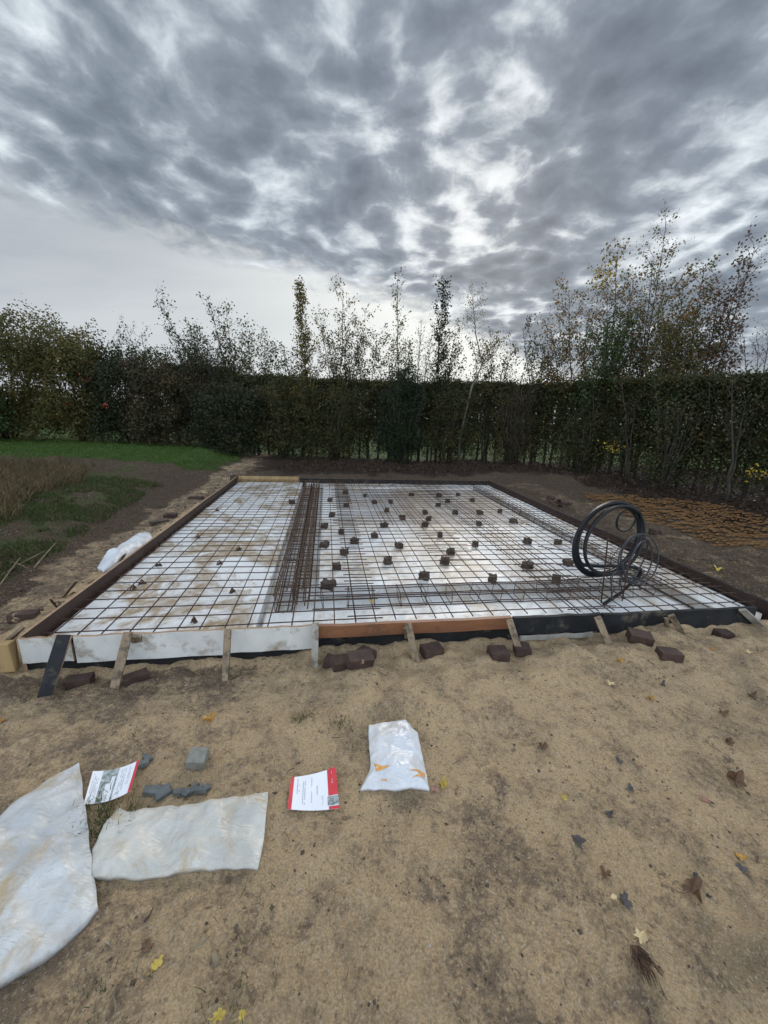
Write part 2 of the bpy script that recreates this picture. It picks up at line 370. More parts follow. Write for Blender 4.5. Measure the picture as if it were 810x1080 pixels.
for j, y in enumerate(ys):
    for i, x in enumerate(xs):
        far = x < -30 or x > 30 or y > 40 or y < -5
        gv[j, i] = (x, y, 0 if far else height(x, y))
        s, t = ST(x, y)
        n1 = 0 if far else fbm(x, y, 1.1, 3, 11.) * .5; n2 = 0 if far else fbm(x, y, 5, 2, 12.) * .25; n = n1 + n2
        # lawn: back left, and the field beyond the hedge
        g = sstep(6.9, 7.7, t + n * .9 + .1 * s) * sstep(-.7, -1.5, s + n * .6)
        if y > 14: g = 1
        # weeds on the bank
        wd = sstep(-1.0, -1.25, s + n * .7 + .12 * (t - 1.5)) * sstep(-4.5, -2.2, s) * sstep(-.5, .6, t + n) * sstep(6.5, 5.5, t)
        if s < -2.0: wd = max(wd, sstep(-2.0, -2.6, s + n) * sstep(7.2, 6.6, t + n))
        if far and y < 14: g = 1
        dark = 0.
        if s < -.4 and t > 0: dark = max(.60 * sstep(.15, -.25, s + n * .4), sstep(-.72, -.98, s + n * .4))
        if -1.2 < s < -.02 and t > 3: dark = max(dark, .6 * sstep(3, 5, t + n))
        if t > 6.3: dark = max(dark, sstep(6.25, 6.5, t + n * .3) * sstep(-.8, .2, s + n))
        if s > 5.6: dark = max(dark, .70 * sstep(-.6, .6, t + n), 1.0 * sstep(5.62, 5.75, s) * sstep(7.2, 5.9, s + n * .8) * sstep(1.0, 2.6, t)); dark = max(dark, sstep(6.6, 7.4, s + n * .5) * sstep(1.2, 2.4, t))
        if t < -.05:   # damp grey patches in the foreground
            dark = max(dark, .48 * sstep(.0, .6, n1 * 1.2 + n2 + .12 + .30 * sstep(.4, -1.6, x) - .30 * sstep(0, 1.3, x) + .12 * sstep(1.4, .7, y)))
            if -.45 < t and s < 1.4: dark = max(dark, .60 * sstep(-.5, -.2, t + n * .3))
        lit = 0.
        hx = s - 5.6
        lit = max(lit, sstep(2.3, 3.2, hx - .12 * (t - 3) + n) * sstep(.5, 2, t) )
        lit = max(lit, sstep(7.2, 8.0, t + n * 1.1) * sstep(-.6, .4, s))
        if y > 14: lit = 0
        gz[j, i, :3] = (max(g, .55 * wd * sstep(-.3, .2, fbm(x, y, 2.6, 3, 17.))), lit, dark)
idx = np.arange(NX * NY).reshape(NY, NX)
Fg = np.stack([idx[:-1, :-1], idx[:-1, 1:], idx[1:, 1:], idx[1:, :-1]], -1).reshape(-1, 4)
m, t, b = mat('sandy_soil')
v = poscol(t)
at = t.new('ShaderNodeAttribute'); at.attribute_name = 'zone'
sp = t.new('ShaderNodeSeparateColor'); t.l.new(at.outputs['Color'], sp.inputs[0])
big = t.noise(v, .9, 6, .6, .4); mid = t.noise(v, 4.5, 8, .68, .3); fine = t.noise(v, 34, 8, .75); gr = t.noise(v, 140, 4, .7)
sand = t.mix(t.smooth(mid, .35, .65), SAND, SAND2)
sand = t.mix(t.smooth(big, .52, .64), sand, (.40, .30, .19))
mott = t.math('MULTIPLY', t.smooth(mid, .47, .62), t.smooth(fine, .40, .60))
sand = t.mix(t.math('MULTIPLY', mott, .75), sand, (.24, .185, .135)); sand = t.mix(t.smooth(t.noise(v, 48, 4, .6), .56, .66, 0, .5), sand, (.66, .53, .36))
sand = t.mix(t.smooth(t.noise(v, 2.3, 5, .6, .5), .64, .74, 0, .6), sand, (.55, .36, .15))
nz = t.math('ADD', t.math('MULTIPLY', mid, .45), t.math('MULTIPLY', fine, .55)); darkf = t.smooth(t.math('ADD', sp.outputs[2], t.math('MULTIPLY', t.math('SUBTRACT', nz, .5), 2.2)), .28, .72)
mud = t.mix(t.smooth(fine, .35, .65), (.055, .036, .024), (.13, .088, .056)); mud = t.mix(t.smooth(sp.outputs[2], .48, .75), (.28, .205, .145), mud)
col = t.mix(darkf, sand, mud)
speck = t.smooth(t.noise(v, 62, 3, .55), .62, .68); speck2 = t.smooth(t.noise(v, 110, 2, .5), .70, .72)
blot = t.math('MULTIPLY', t.smooth(t.noise(v, 21, 5, .72), .56, .64), t.smooth(t.noise(v, 3.1, 4, .6), .42, .60))
col = t.mix(t.math('MULTIPLY', speck, .45), col, (.06, .045, .035))
col = t.mix(t.math('MULTIPLY', blot, .65), col, (.075, .062, .055))
mot2 = t.math('MULTIPLY', t.smooth(t.noise(v, 52, 6, .8, .4), .50, .58), t.smooth(t.noise(v, 7, 4, .6), .38, .62, .25, 1)); col = t.mix(t.math('MULTIPLY', mot2, .42), col, (.19, .145, .10))
col = t.mix(speck2, col, (.62, .6, .56))
col = t.mix(t.smooth(gr, .35, .65, 0, .5), col, (.35, .32, .28), 'MULTIPLY'); col = t.mix(t.smooth(t.noise(v, 95, 3, .6), .60, .68, 0, .55), col, (.75, .64, .48))
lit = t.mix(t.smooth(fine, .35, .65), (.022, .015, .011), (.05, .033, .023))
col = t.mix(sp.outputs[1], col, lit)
gcol = t.mix(t.smooth(t.noise(v, 2.5, 7, .7), .35, .65), (.04, .075, .017), (.075, .12, .03))
col = t.mix(t.math('MULTIPLY', sp.outputs[0], t.smooth(t.noise(v, 14, 5, .7), .25, .45, .5, 1)), col, gcol)
t.put(b.inputs['Base Color'], col); b.inputs['Roughness'].default_value = .95; b.inputs['Specular IOR Level'].default_value = .2
hh = t.math('ADD', t.math('MULTIPLY', mid, 1.0), t.math('ADD', t.math('MULTIPLY', fine, .5), t.math('MULTIPLY', gr, .16)))
t.put(b.inputs['Normal'], t.bump(hh, 1.0, .075))
M['ground'] = m
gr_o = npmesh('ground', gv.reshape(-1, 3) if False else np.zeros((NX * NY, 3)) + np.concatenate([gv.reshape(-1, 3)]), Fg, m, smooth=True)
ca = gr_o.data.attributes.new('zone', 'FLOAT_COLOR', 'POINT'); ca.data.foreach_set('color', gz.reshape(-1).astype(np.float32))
tag(gr_o, kind='structure')
def gpt(px, py, dz=0.0):
    x, y = G(px, py); h = height(x, y)
    x, y = G(px, py, h); return (x, y, height(x, y) + dz)
def scatter(n, x0, x1, y0, y1, test=None, dz=0.):
    out = []
    while len(out) < n:
        x = random.uniform(x0, x1); y = random.uniform(y0, y1)
        if test and not test(x, y): continue
        out.append((x, y, height(x, y) + dz))
    return np.array(out)

# ------------------------------------------------------------------ grass, litter, gravel (uncountable)
def in_lawn(x, y):
    s, t = ST(x, y); n = fbm(x, y, 1.1, 3, 11.) * .5
    return t + n * .9 + .1 * s > 7.2 and s + n * .6 < -1.0 and y < 13.6
tag(blades('lawn_grass', scatter(52000, -15, -4, 7.5, 13.6, in_lawn), .05, .006, M['grass'], .7), 'short green lawn between the dirt bank and the tall bushes', 'grass', kind='stuff')
def in_weed(x, y):
    s, t = ST(x, y); n = fbm(x, y, 1.6, 3, 21.)
    return (-3.4 < s < -1.02 + .1 * n - .10 * max(0, t - 1.5)) and -.4 < t < 5.6 and n > -.05 - .25 * (s > -1.9) - .3 * (s < -3.2)
tag(blades('bank_weeds', scatter(30000, -6.5, -2.8, 1.6, 8.2, in_weed), .055, .0045, M['weed'], .9), 'green weeds creeping over the dark bank left of the slab', 'weeds', kind='stuff')
def in_dry(x, y):
    s, t = ST(x, y); n = fbm(x, y, .9, 3, 31.)
    c_ = fbm(x, y, 2.8, 2, 35.); return c_ > -.3 and (s < -1.15 - .30 * t + .55 * n) and 0.1 < t < 6.9 + .3 * n
tag(blades('dry_grass', scatter(24000, -9.5, -3.0, 2.2, 8.6, in_dry), .24, .0045, M['dry'], 1.5), 'brown withered long grass at the left edge', 'grass', kind='stuff')
def in_litter(x, y):
    s, t = ST(x, y); n = fbm(x, y, 1.1, 3, 11.) * .5
    return ((s - 5.6) - .12 * (t - 3) + n > 2.5 and t > .5 or t + n > 8.0 and s > .3 + n) and y < 13.9
tag(leaves('leaf_litter', scatter(30000, -3, 12, 3, 13.9, in_litter, .012), .06, M['litter']), 'brown fallen leaves covering the soil under the hedge', 'fallen leaves', kind='stuff')
# sprigs of grass in the foreground
def tuft(px, py, n, r, h, label):
    c = gpt(px, py); P = []
    for _ in range(n):
        a = random.uniform(0, 2 * PI); q = r * random.random() ** .7
        x = c[0] + q * math.cos(a) * 1.4; y = c[1] + q * math.sin(a); P.append((x - c[0], y - c[1], height(x, y) - c[2]))
    o = blades('grass_tuft', np.array(P), h, .0016, M['weed'], 1.6); o.location = c
    tag(o, label, 'grass tuft', 'small grass tufts in the foreground sand')
tuft(322, 757, 70, .06, .03, 'left of two small green tufts in the sand above the white bag')
tuft(361, 764, 80, .06, .03, 'right of two small green tufts in the sand just left of the white bag')
tuft(108, 862, 260, .10, .05, 'dense green tuft between the two large plastic sheets')
tuft(285, 800, 18, .04, .02, 'tiny green sprig above the leaflet with red edges')
tuft(235, 1062, 40, .07, .035, 'green tuft at the bottom edge of the photo')
tuft(258, 1022, 12, .08, .035, 'sparse green tuft right of the pale wood chip')
tuft(105, 1045, 60, .07, .014, 'dull green tuft near the bottom left corner')
tuft(262, 952, 12, .08, .03, 'thin pale tuft below the corner of the milky plastic sheet')
tuft(142, 776, 22, .05, .025, 'faint green sprig left of the orange leaf')

def pebble_mesh(name, pts, smin, smax, material, flat=.6):
    V = []; Fc = []; b = 0
    base = np.array([[1, 0, 0], [0, 1, 0], [-1, 0, 0], [0, -1, 0], [0, 0, 1], [0, 0, -1]], float)
    f = np.array([[0, 1, 4], [1, 2, 4], [2, 3, 4], [3, 0, 4], [1, 0, 5], [2, 1, 5], [3, 2, 5], [0, 3, 5]])
    for p in pts:
        s = random.uniform(smin, smax) if random.random() < .8 else random.uniform(smin, smax) * 1.6
        a = random.uniform(0, PI); R = np.array([[math.cos(a), -math.sin(a), 0], [math.sin(a), math.cos(a), 0], [0, 0, flat]])
        q = (base * rng.uniform(.6, 1.2, (6, 3))) @ R.T * s + np.array(p)
        V.append(q); Fc.append(f + b); b += 6
    return npmesh(name, np.concatenate(V), np.concatenate(Fc), material)
ok = lambda x, y: ST(x, y)[1] < -.08 and y > .5
near = scatter(1500, -2.6, 3.6, .5, 2.9, ok)
def out_slab(x, y):
    s, t = ST(x, y); d = max(-s, s - 5.6, -t, t - 6.3)
    return .03 < d < .9 + fbm(x, y, 2, 2) and (t > .3 or s > 5.7)
tag(pebble_mesh('soil_crumbs', near, .0015, .007, M['clod']), 'dark crumbs of soil strewn over the foreground sand', 'soil crumbs', kind='stuff')
tag(pebble_mesh('white_grit', scatter(260, -2.4, 3.6, .5, 2.8, ok), .0016, .004, M['stone']), 'white grit scattered in the foreground sand', 'grit', kind='stuff')
tag(pebble_mesh('soil_clods', scatter(1300, -4.2, 5, 2.0, 10.2, out_slab), .008, .030, M['clod'], .7), 'lumpy dark clods heaped around the formwork', 'soil clods', kind='stuff')
def twigs(name, pts, lmin, lmax, material, label):
    mb = MB()
    for p in pts:
        L = random.uniform(lmin, lmax); a = random.uniform(0, PI); d = Vector((math.cos(a), math.sin(a), random.uniform(-.05, .12)))
        p = Vector(p) + Vector((0, 0, .004)); q = p + d * L * .5 + Vector((random.uniform(-.1, .1) * L, random.uniform(-.1, .1) * L, .002)); mb.tube([p, q, p + d * L], [.0018, .0014, .0006], 4)
    tag(mb.build(name, material), label, 'twigs', kind='stuff')
twigs('straw_bits', scatter(240, -2.4, 3.5, .5, 2.8, ok), .015, .07, M['twig'], 'thin straw and root bits littering the foreground sand')

# ------------------------------------------------------------------ insulation and trench lining
def sheet(name, s0, s1, t0, t1, z, th, material, label, cat, amp=.004, step=.06):
    ns = max(2, int((s1 - s0) / step)); nt = max(2, int((t1 - t0) / step)); mb = MB(); vs = []
    for j in range(nt + 1):
        for i in range(ns + 1):
            x, y = S(s0 + (s1 - s0) * i / ns, t0 + (t1 - t0) * j / nt)
            vs.append((x, y, z + amp * noise.noise(Vector((x * 3, y * 3, z))) + amp * .5 * noise.noise(Vector((x * 11, y * 11, z)))))
    W = ns + 1
    fs = [(j * W + i, j * W + i + 1, (j + 1) * W + i + 1, (j + 1) * W + i) for j in range(nt) for i in range(ns)]
    per = [i for i in range(ns + 1)] + [j * W + ns for j in range(1, nt + 1)] + [nt * W + i for i in range(ns - 1, -1, -1)] + [j * W for j in range(nt - 1, 0, -1)]
    b = len(vs); vs += [(vs[p][0], vs[p][1], z - th) for p in per]
    n = len(per); fs += [(per[(k + 1) % n], per[k], b + k, b + (k + 1) % n) for k in range(n)]
    mb.add(vs, fs); o = mb.build(name, material, smooth=False)
    return tag(o, label, cat)
ZE = .10
sheet('trench_liner', .06, 5.53, .06, 6.2, -.01, .03, M['eps'], 'white film lining the trenches between the insulation blocks', 'film', .008)
sheet('insulation_block', .03, 1.36, .03, 6.2, ZE, .095, M['eps_sandy'], 'dirty white insulation left of the rebar cage, smeared with sand', 'insulation', .008)
sheet('insulation_block', 1.80, 4.98, .80, 5.86, ZE, .095, M['eps'], 'large white insulation panel in the middle carrying the cobbles', 'insulation', .006)
sheet('insulation_block', 1.40, 5.0, .03, .42, .07, .065, M['eps'], 'narrow white insulation strip along the reddish timber and dark front boards', 'insulation', .012)
sheet('insulation_block', 5.22, 5.57, .03, 6.2, ZE, .095, M['eps'], 'narrow white insulation strip along the right side board', 'insulation', .008)
sheet('insulation_block', 1.40, 5.18, 6.04, 6.2, ZE, .09, M['eps'], 'narrow white insulation strip along the back board', 'insulation', .006)

# ------------------------------------------------------------------ reinforcement
RB = .0046
def mesh_sheet(s0, s1, ts, ss, z, label, m1='rebar_dark'):
    x0, y0 = S((s0 + s1) / 2, 3.1); root = empty('rebar_mesh', (x0, y0, z)); tag(root, label, 'rebar mesh', 'overlapping steel mesh sheets on the slab')
    def P(s, t, zz):
        x, y = S(s, t); return (x - x0, y - y0, zz + .006 * noise.noise(Vector((x * 1.5, y * 1.5, z * 9))))
    for t in ts:
        mb = MB(); o_ = random.uniform(-.012, .012); o2 = random.uniform(-.012, .012); n = 7
        mb.tube([P(s0 + (s1 - s0) * k / n, t + o_ + (o2 - o_) * k / n, RB) for k in range(n + 1)], RB, 5)
        mb.build('steel_bar', M[m1], root, True)
    for s in ss:
        mb = MB(); o_ = random.uniform(-.01, .01); n = 10; t0, t1 = ts[0] - .06, ts[-1] + .06
        mb.tube([P(s + o_, t0 + (t1 - t0) * k / n, -RB) for k in range(n + 1)], RB, 5)
        mb.build('steel_bar', M['rebar'] if random.random() < .45 else M[m1], root, True)
    return root
def fr(a, b, st): return list(np.arange(a, b, st))
mesh_sheet(.05, 2.28, fr(.10, 6.16, .15), fr(.12, 2.25, .15), .166, 'left steel mesh sheet over the sandy insulation and rebar cage')
mesh_sheet(2.02, 4.22, fr(.13, 6.16, .15), fr(2.07, 4.2, .15), .178, 'middle steel mesh sheet over the cobbles')
mesh_sheet(3.75, 5.52, fr(.08, 6.18, .15), fr(3.80, 5.5, .15), .190, 'right steel mesh sheet under the cable coils')
mesh_sheet(1.95, 4.9, fr(2.52, 5.0, .15), fr(2.6, 3.2, .15), .200, 'small extra mesh sheet lying over the middle of the slab', 'rebar')
# loose short bars (two groups seen in the photo)
for k in range(9):
    s = 3.0 + random.uniform(-.06, .06); t = 1.15 + .115 * k; mb = MB()
    a = S(s, t); b_ = S(s + random.uniform(.45, .62), t + random.uniform(-.01, .01)); mb.tube([(a[0], a[1], .2), ((a[0] + b_[0]) / 2, (a[1] + b_[1]) / 2, .206), (b_[0], b_[1], .2)], .004, 5)
    o = mb.build('loose_bar', M['rebar'], smooth=True); tag(o, 'short loose steel bar laid across the mesh in the middle ladder of bars', 'steel bar', 'ladder of short loose bars')

def cage(pts_st, w, z0, z1, nst, label, nb=2, bars_extra=0, mt='cage', rad=.004, jit=.01):
    (sa, ta), (sb, tb) = pts_st; xa, ya = S(sa, ta); xb, yb = S(sb, tb)
    root = empty('rebar_cage', (xa, ya, z0)); tag(root, label, 'rebar cage', 'rebar cages in the trenches')
    d = Vector((xb - xa, yb - ya)); L = d.length; d /= L; n_ = Vector((-d.y, d.x))
    def q(l, off, z): return (d.x * l + n_.x * off, d.y * l + n_.y * off, z - z0 + random.uniform(-jit, jit) * .3)
    for off in ([-w / 2, w / 2] + [random.uniform(-w / 2, w / 2) for _ in range(bars_extra)]):
        for z in (z0 + .008, z1 - .008):
            mb = MB(); e = random.uniform(-.12, .05); n = 14
            mb.tube([q(L * k / n + (e if k in (0, n) else 0), off + random.uniform(-jit, jit) * .4, z) for k in range(n + 1)], rad * 1.35, 5)
            mb.build('main_bar', M[mt], root, True)
    for k in range(nst):
        l = L * (k + .5) / nst + random.uniform(-.01, .01); tl = random.uniform(-.03, .03); mb = MB(); hw = w / 2 + .008
        a = [q(l + tl * 0, -hw, z0), q(l, hw, z0), q(l + tl, hw, z1), q(l + tl, -hw, z1), q(l, -hw, z0)]
        P = []
        for i in range(4):
            A, B = Vector(a[i]), Vector(a[i + 1]); P += [A.lerp(B, .06), A.lerp(B, .5), A.lerp(B, .94)]
        P.append(P[0]); mb.tube(P, rad * .8, 4); mb.build('stirrup', M[mt], root, True)
    return root
cage(((1.52, .50), (1.50, 5.95)), .13, .02, .215, 62, 'long dense rusty cage running front to back, left half of the pair', bars_extra=3)
cage(((1.66, .62), (1.66, 6.0)), .11, .03, .205, 58, 'long dense rusty cage running front to back, right half of the pair', bars_extra=3)
cage(((1.72, .62), (5.1, .62)), .16, .02, .155, 15, 'cage of dark bars lying in the front trench behind the reddish timber', mt='rebar_dark', rad=.004)
cage(((5.1, .55), (5.1, 6.0)), .14, .02, .155, 22, 'cage of dark bars lying in the right hand trench', mt='rebar_dark', rad=.004)
cage(((1.8, 5.95), (5.0, 5.95)), .12, .02, .155, 12, 'cage of dark bars lying in the trench at the far end', mt='rebar_dark', rad=.004)

# cobbles carrying the mesh
cob = [(364,519),(385,522),(348,527),(365,533),(395,529),(412,529),(434,521),(463,522),(483,521),(462,532),(472,528),(498,527),(350,543),(448,540),(424,546),(452,547),(480,540),(506,540),(527,539),(342,555),(405,554),(448,553),(505,552),(541,549),(360,561),(395,565),(464,564),(374,571),(342,575),(421,576),(501,574),(363,583),(475,582),(409,592),(469,592),(355,598),(447,608),(346,617),(519,611),(556,571),(588,572),(556,597),(599,594),(586,611),(408,538),(308,529)]
rows = [(500, 525, 'furthest row'), (525, 536, 'second furthest row'), (536, 548, 'third row from the back'), (548, 559, 'fourth row from the back'), (559, 569, 'fifth row from the back'), (569, 579, 'fourth row from the front'), (579, 588, 'third row from the front'), (588, 603, 'second row from the front'), (603, 640, 'front row')]
ordn = ['leftmost', 'second from left', 'third from left', 'fourth from left', 'fifth from left', 'sixth from left', 'seventh from left', 'eighth from left']
def stone(name, size, r, material, irr=.10, seed=0):
    """rounded worn block"""
    vs = []; fs = []; n = 6; mb = MB(); grid = {}
    def vid(p):
        k = tuple(round(c, 4) for c in p)
        if k not in grid:
            v = Vector(p); nv = v.normalized() * .62; v = v.lerp(nv, r); k2 = 1 + irr * noise.noise(v * 3 + Vector((seed, seed * 2, 0)))
            grid[k] = len(vs); vs.append((v.x * size[0] * k2, v.y * size[1] * k2, v.z * size[2] * k2))
        return grid[k]
    for ax in range(3):
        for sg in (-.5, .5):
            for i in range(n):
                for j in range(n):
                    q = []
                    for a, b2 in ((0, 0), (1, 0), (1, 1), (0, 1)):
                        p = [0, 0, 0]; p[ax] = sg; p[(ax + 1) % 3] = (i + a) / n - .5; p[(ax + 2) % 3] = (j + b2) / n - .5; q.append(vid(p))
                    fs.append(tuple(q if sg > 0 else q[::-1]))
    mb.add(vs, fs); return mb.build(name, material, smooth=False)
for lo, hi, rn in rows:
    r_ = sorted([c for c in cob if lo <= c[1] < hi])
    for i, (px, py) in enumerate(r_):
        near_ = py > 560
        x, y = G(px, py + 2, ZE); sz = random.uniform(.068, .095)
        o = stone('cobble', (sz * random.uniform(.85, 1.15), sz, .075), .22, M['cobble'], .4, seed=px * .37)
        o.location = (x, y, ZE + .024); o.rotation_euler = (random.uniform(-.1, .1), random.uniform(-.1, .1), random.uniform(-.5, .5))
        if px == 308: lab = 'small dark cobble left of the rebar cage, far back on the sandy insulation'
        else: lab = 'dark cobble under the mesh, %s in the %s' % (ordn[i], rn)
        tag(o, lab, 'cobble', 'cobbles spacing the steel mesh')
# tufts of wire and dirt on the left insulation: small spacers
for k, (px, py) in enumerate([(150, 616), (245, 625), (205, 656), (168, 597), (232, 595), (209, 567), (229, 539), (252, 580), (141, 622)]):
    x, y = G(px, py, ZE); mb = MB(); L = random.uniform(.022, .034)
    for a in (0, 2.1, 4.2):
        a += k; mb.tube([(math.cos(a) * L, math.sin(a) * L, 0), (math.cos(a) * L * .5, math.sin(a) * L * .5, .022), (0, 0, .045)], [.004, .005, .003], 5)
    mb.tube([(-.02, -.01, .0), (.0, 0, .01), (.03, .012, .0)], .012, 6)
    o = mb.build('mesh_spacer', M['cage']); o.location = (x, y, ZE + .002); o.rotation_euler[2] = k
    tag(o, ['dark chair spacer leaning by the white roll side of the left sheet', 'dark wire spacer just left of the front end of the rebar cage', 'dark wire spacer nearest the white front board', 'dark spacer below the white plastic roll', 'dark spacer midway up the left sheet beside the cage', 'dark spacer on the sand patch of the left sheet', 'dark spacer furthest back on the left sheet', 'dark spacer between sand patch and cage', 'leftmost dark wire spacer on the insulation'][k], 'spacer', 'wire spacers on the left insulation')

# ------------------------------------------------------------------ formwork
def board(name, a, b_, z0, z1, th, mats, label, cat='board', side=1, zb=None):
    """board from a to b (xy), thickness to the outer side; slot 0 faces, slot 1 top edge"""
    a = Vector(a); b_ = Vector(b_); d = (b_ - a); L = d.length; d /= L; n = Vector((d.y, -d.x)) * side
    mb = MB(); mid = (a + b_) / 2
    def p(v, z): return (v.x - mid.x, v.y - mid.y, z)
    K = 8; vs = []
    for i in range(K + 1):
        q = a + d * (L * i / K); wv = n * (.004 * math.sin(i * 1.7 + a.x * 3))
        dz = .003 * math.sin(i * 2.3 + a.y)
        zt = z1 + dz if zb is None else z1 + dz + (zb - z1) * i / K
        vs += [p(q + wv, z0), p(q + n * th + wv, z0), p(q + n * th + wv, zt), p(q + wv, zt)]
    fs = []; ms = []
    for i in range(K):
        o = i * 4
        for k in range(4):
            fs.append((o + k, o + (k + 1) % 4, o + 4 + (k + 1) % 4, o + 4 + k)); ms.append(1 if k == 2 else 0)
    fs += [(3, 2, 1, 0), (K * 4, K * 4 + 1, K * 4 + 2, K * 4 + 3)]; ms += [1, 1]
    bb = len(mb.v); mb.v += vs; mb.f += fs; mb.m += ms
    o = mb.build(name, mats); o.location = (mid.x, mid.y, 0)
    return tag(o, label, cat)
def FX(px):   # point on the front line under photo column px
    for k in range(2001):
        s = -.3 + k * 6.4 / 2000; x, y = S(s, 0)
        if px_of(x, y, .2) >= px: return s
    return 5.6
def px_of(x, y, z):
    v = Vector((x, y, z - CH)); return 405 + F * v.dot(rr) / v.dot(f0)
def Sf(px, t=0.): return S(FX(px), t)
TF = 1.0
board('formwork_board', Sf(21), Sf(76), .035, .205, .02, [M['white'], M['plyedge']], 'short white formwork board at the left front corner')
board('formwork_board', Sf(79), Sf(238), .02, .205, .02, [M['white'], M['plyedge']], 'long white formwork board between the black stake and the third stake')
board('formwork_board', Sf(241), Sf(330), .03, .205, .02, [M['white'], M['plyedge']], 'white formwork board ending at the pale grey stake')
board('formwork_board', Sf(335), Sf(538), .115, .205, .032, [M['redwood'], M['redwood']], 'reddish brown timber across the middle of the front edge')
board('formwork_board', Sf(540), Sf(632), .06, .20, .03, [M['black'], M['black']], 'black formwork board right of the reddish timber')
board('formwork_board', Sf(634), Sf(795), .03, .195, .03, [M['black'], M['black']], 'long black formwork board near the right front corner')
board('formwork_board', Sf(548, -.035), Sf(625, -.035), .02, .055, .015, [M['greywood'], M['greywood']], 'thin pale lath along the foot of the black front boards', 'lath')
board('membrane_strip', Sf(22, .012), Sf(800, .012), -.08, .11, .006, [M['film'], M['film']], 'black membrane hanging below the front boards', 'membrane')
board('formwork_board', (cFL.x, cFL.y), (cBL.x, cBL.y), -.05, .205, .022, [M['ply'], M['plyedge']], 'long dark brown plywood board along the left side', side=-1)
board('formwork_board', (cFR.x, cFR.y), (cBR.x, cBR.y), -.05, .205, .03, [M['ply'], M['black']], 'long dark brown board along the right side of the slab', side=1)
board('formwork_board', S(.02, 6.29), S(1.27, 6.29), .0, .215, .05, [M['yellowwood'], M['yellowwood']], 'yellow wooden board at the far left corner of the slab', side=-1)
board('formwork_board', S(1.3, 6.29), S(5.6, 6.29), .0, .18, .03, [M['black'], M['black']], 'long black board along the far end of the slab', side=-1)
# corner block
mb = MB(); c = S(-.075, -.02); mb.box((0, 0, .09), (.075, .055, .19), rz=.16, jit=.004)
o = mb.build('corner_block', M['yellowwood'], bevel=.004); o.location = (c[0], c[1], .003); tag(o, 'yellowish wooden block at the left front corner of the formwork', 'wood block')

def stake(top, base, w, th, material, label, zt=.205, zb=-.05, m2=None, facing=None):
    a = G(top[0], top[1], zt); b_ = G(base[0], base[1], 0)
    A = Vector((a[0], a[1], zt)); B = Vector((b_[0], b_[1], 0)); d = (A - B).normalized(); B2 = B - d * .08
    side = Vector((1, .16, 0)) if facing is None else Vector(facing); side = (side - d * side.dot(d)).normalized(); nrm = side.cross(d).normalized()
    mb = MB(); mid = Vector((B.x, B.y, 0))
    def ring(p, k): return [p - mid + side * sx * w / 2 * k + nrm * sy * th / 2 for sx, sy in ((-1, -1), (1, -1), (1, 1), (-1, 1))]
    r1 = ring(B2, .9); r2 = ring(B2.lerp(A, .5) + nrm * .002, 1); r3 = ring(A, 1)
    r3 = [p + Vector((random.uniform(-.004, .004), 0, random.uniform(-.006, .006))) for p in r3]
    vs = r1 + r2 + r3; fs = []; ms = []
    for q in (0, 4):
        for k in range(4): fs.append((q + k, q + (k + 1) % 4, q + 4 + (k + 1) % 4, q + 4 + k)); ms.append(1 if (m2 and k % 2 == 1) else 0)
    fs += [(3, 2, 1, 0), (8, 9, 10, 11)]; ms += [0, 1 if m2 else 0]
    mb.v = vs; mb.f = fs; mb.m = ms
    o = mb.build('stake', [M[material], M[m2 or material]], bevel=.002); o.location = mid
    return tag(o, label, 'stake', 'stakes propping the formwork')
stake((68, 669), (50, 727), .075, .018, 'black', 'wide black stake with a raw wood edge at the left front', m2='plyedge', facing=(1, .5, 0), zt=.23)
stake((79, 671), (84, 697), .07, .02, 'black', 'upright black peg behind the wide black stake', zt=.2)
stake((135, 666), (123, 717), .052, .02, 'wood', 'leaning brown wooden stake in front of the long white board', zt=.235, facing=(1, .45, 0))
stake((143, 671), (150, 690), .06, .02, 'wood', 'short dark stake behind the leaning brown one', zt=.2)
stake((240.5, 664), (238, 712), .04, .03, 'wood', 'greyish brown upright stake in the middle of the white boards', zt=.235)
stake((332.5, 657), (332, 700), .045, .03, 'greywood', 'pale grey stake where the white board meets the reddish timber', zt=.235)
stake((430, 657), (440, 700), .045, .025, 'wood', 'slanted wooden stake in front of the reddish timber', zt=.235, facing=(1, -.2, 0))
stake((429, 662), (431, 676), .05, .02, 'wood', 'short upright peg behind the slanted stake on the reddish timber', zt=.19)
stake((537, 653), (549, 691), .045, .025, 'wood', 'stake at the joint of reddish timber and black board', zt=.235, facing=(1, -.2, 0))
stake((630, 651), (645, 688), .045, .03, 'wood', 'weathered stake leaning to the right in front of the cable coils', zt=.23, facing=(1, -.2, 0))
stake((708, 649), (722, 673), .045, .025, 'wood', 'leaning stake between the two bricks near the right corner', zt=.22, facing=(1, -.2, 0))
stake((703, 652), (703, 667), .025, .02, 'wood', 'thin upright peg beside the leaning stake near the right corner', zt=.19)
stake((783, 643), (805, 663), .05, .02, 'greywood', 'thin pale lath leaning on the right front corner', zt=.21, facing=(1, -.2, 0))
stake((80, 612), (66, 629), .05, .02, 'wood', 'broken wooden peg outside the left side board', zt=.13, facing=(0, 1, 0))
stake((53, 632), (60, 640), .012, .012, 'rebar', 'thin steel pin outside the left side board', zt=.10)
stake((25, 661), (3, 680), .05, .02, 'wood', 'wooden lath lying slanted at the left front corner', zt=.07, facing=(0, 1, 0))
stake((131, 585), (126, 592), .035, .02, 'wood', 'small wooden peg beside the white plastic roll', zt=.17, facing=(0, 1, 0))
stake((244, 500), (243, 508), .03, .02, 'greywood', 'pale peg at the far left corner of the slab', zt=.32)
stake((590, 527), (590, 535), .05, .03, 'black', 'dark peg halfway along the right side board', zt=.26)
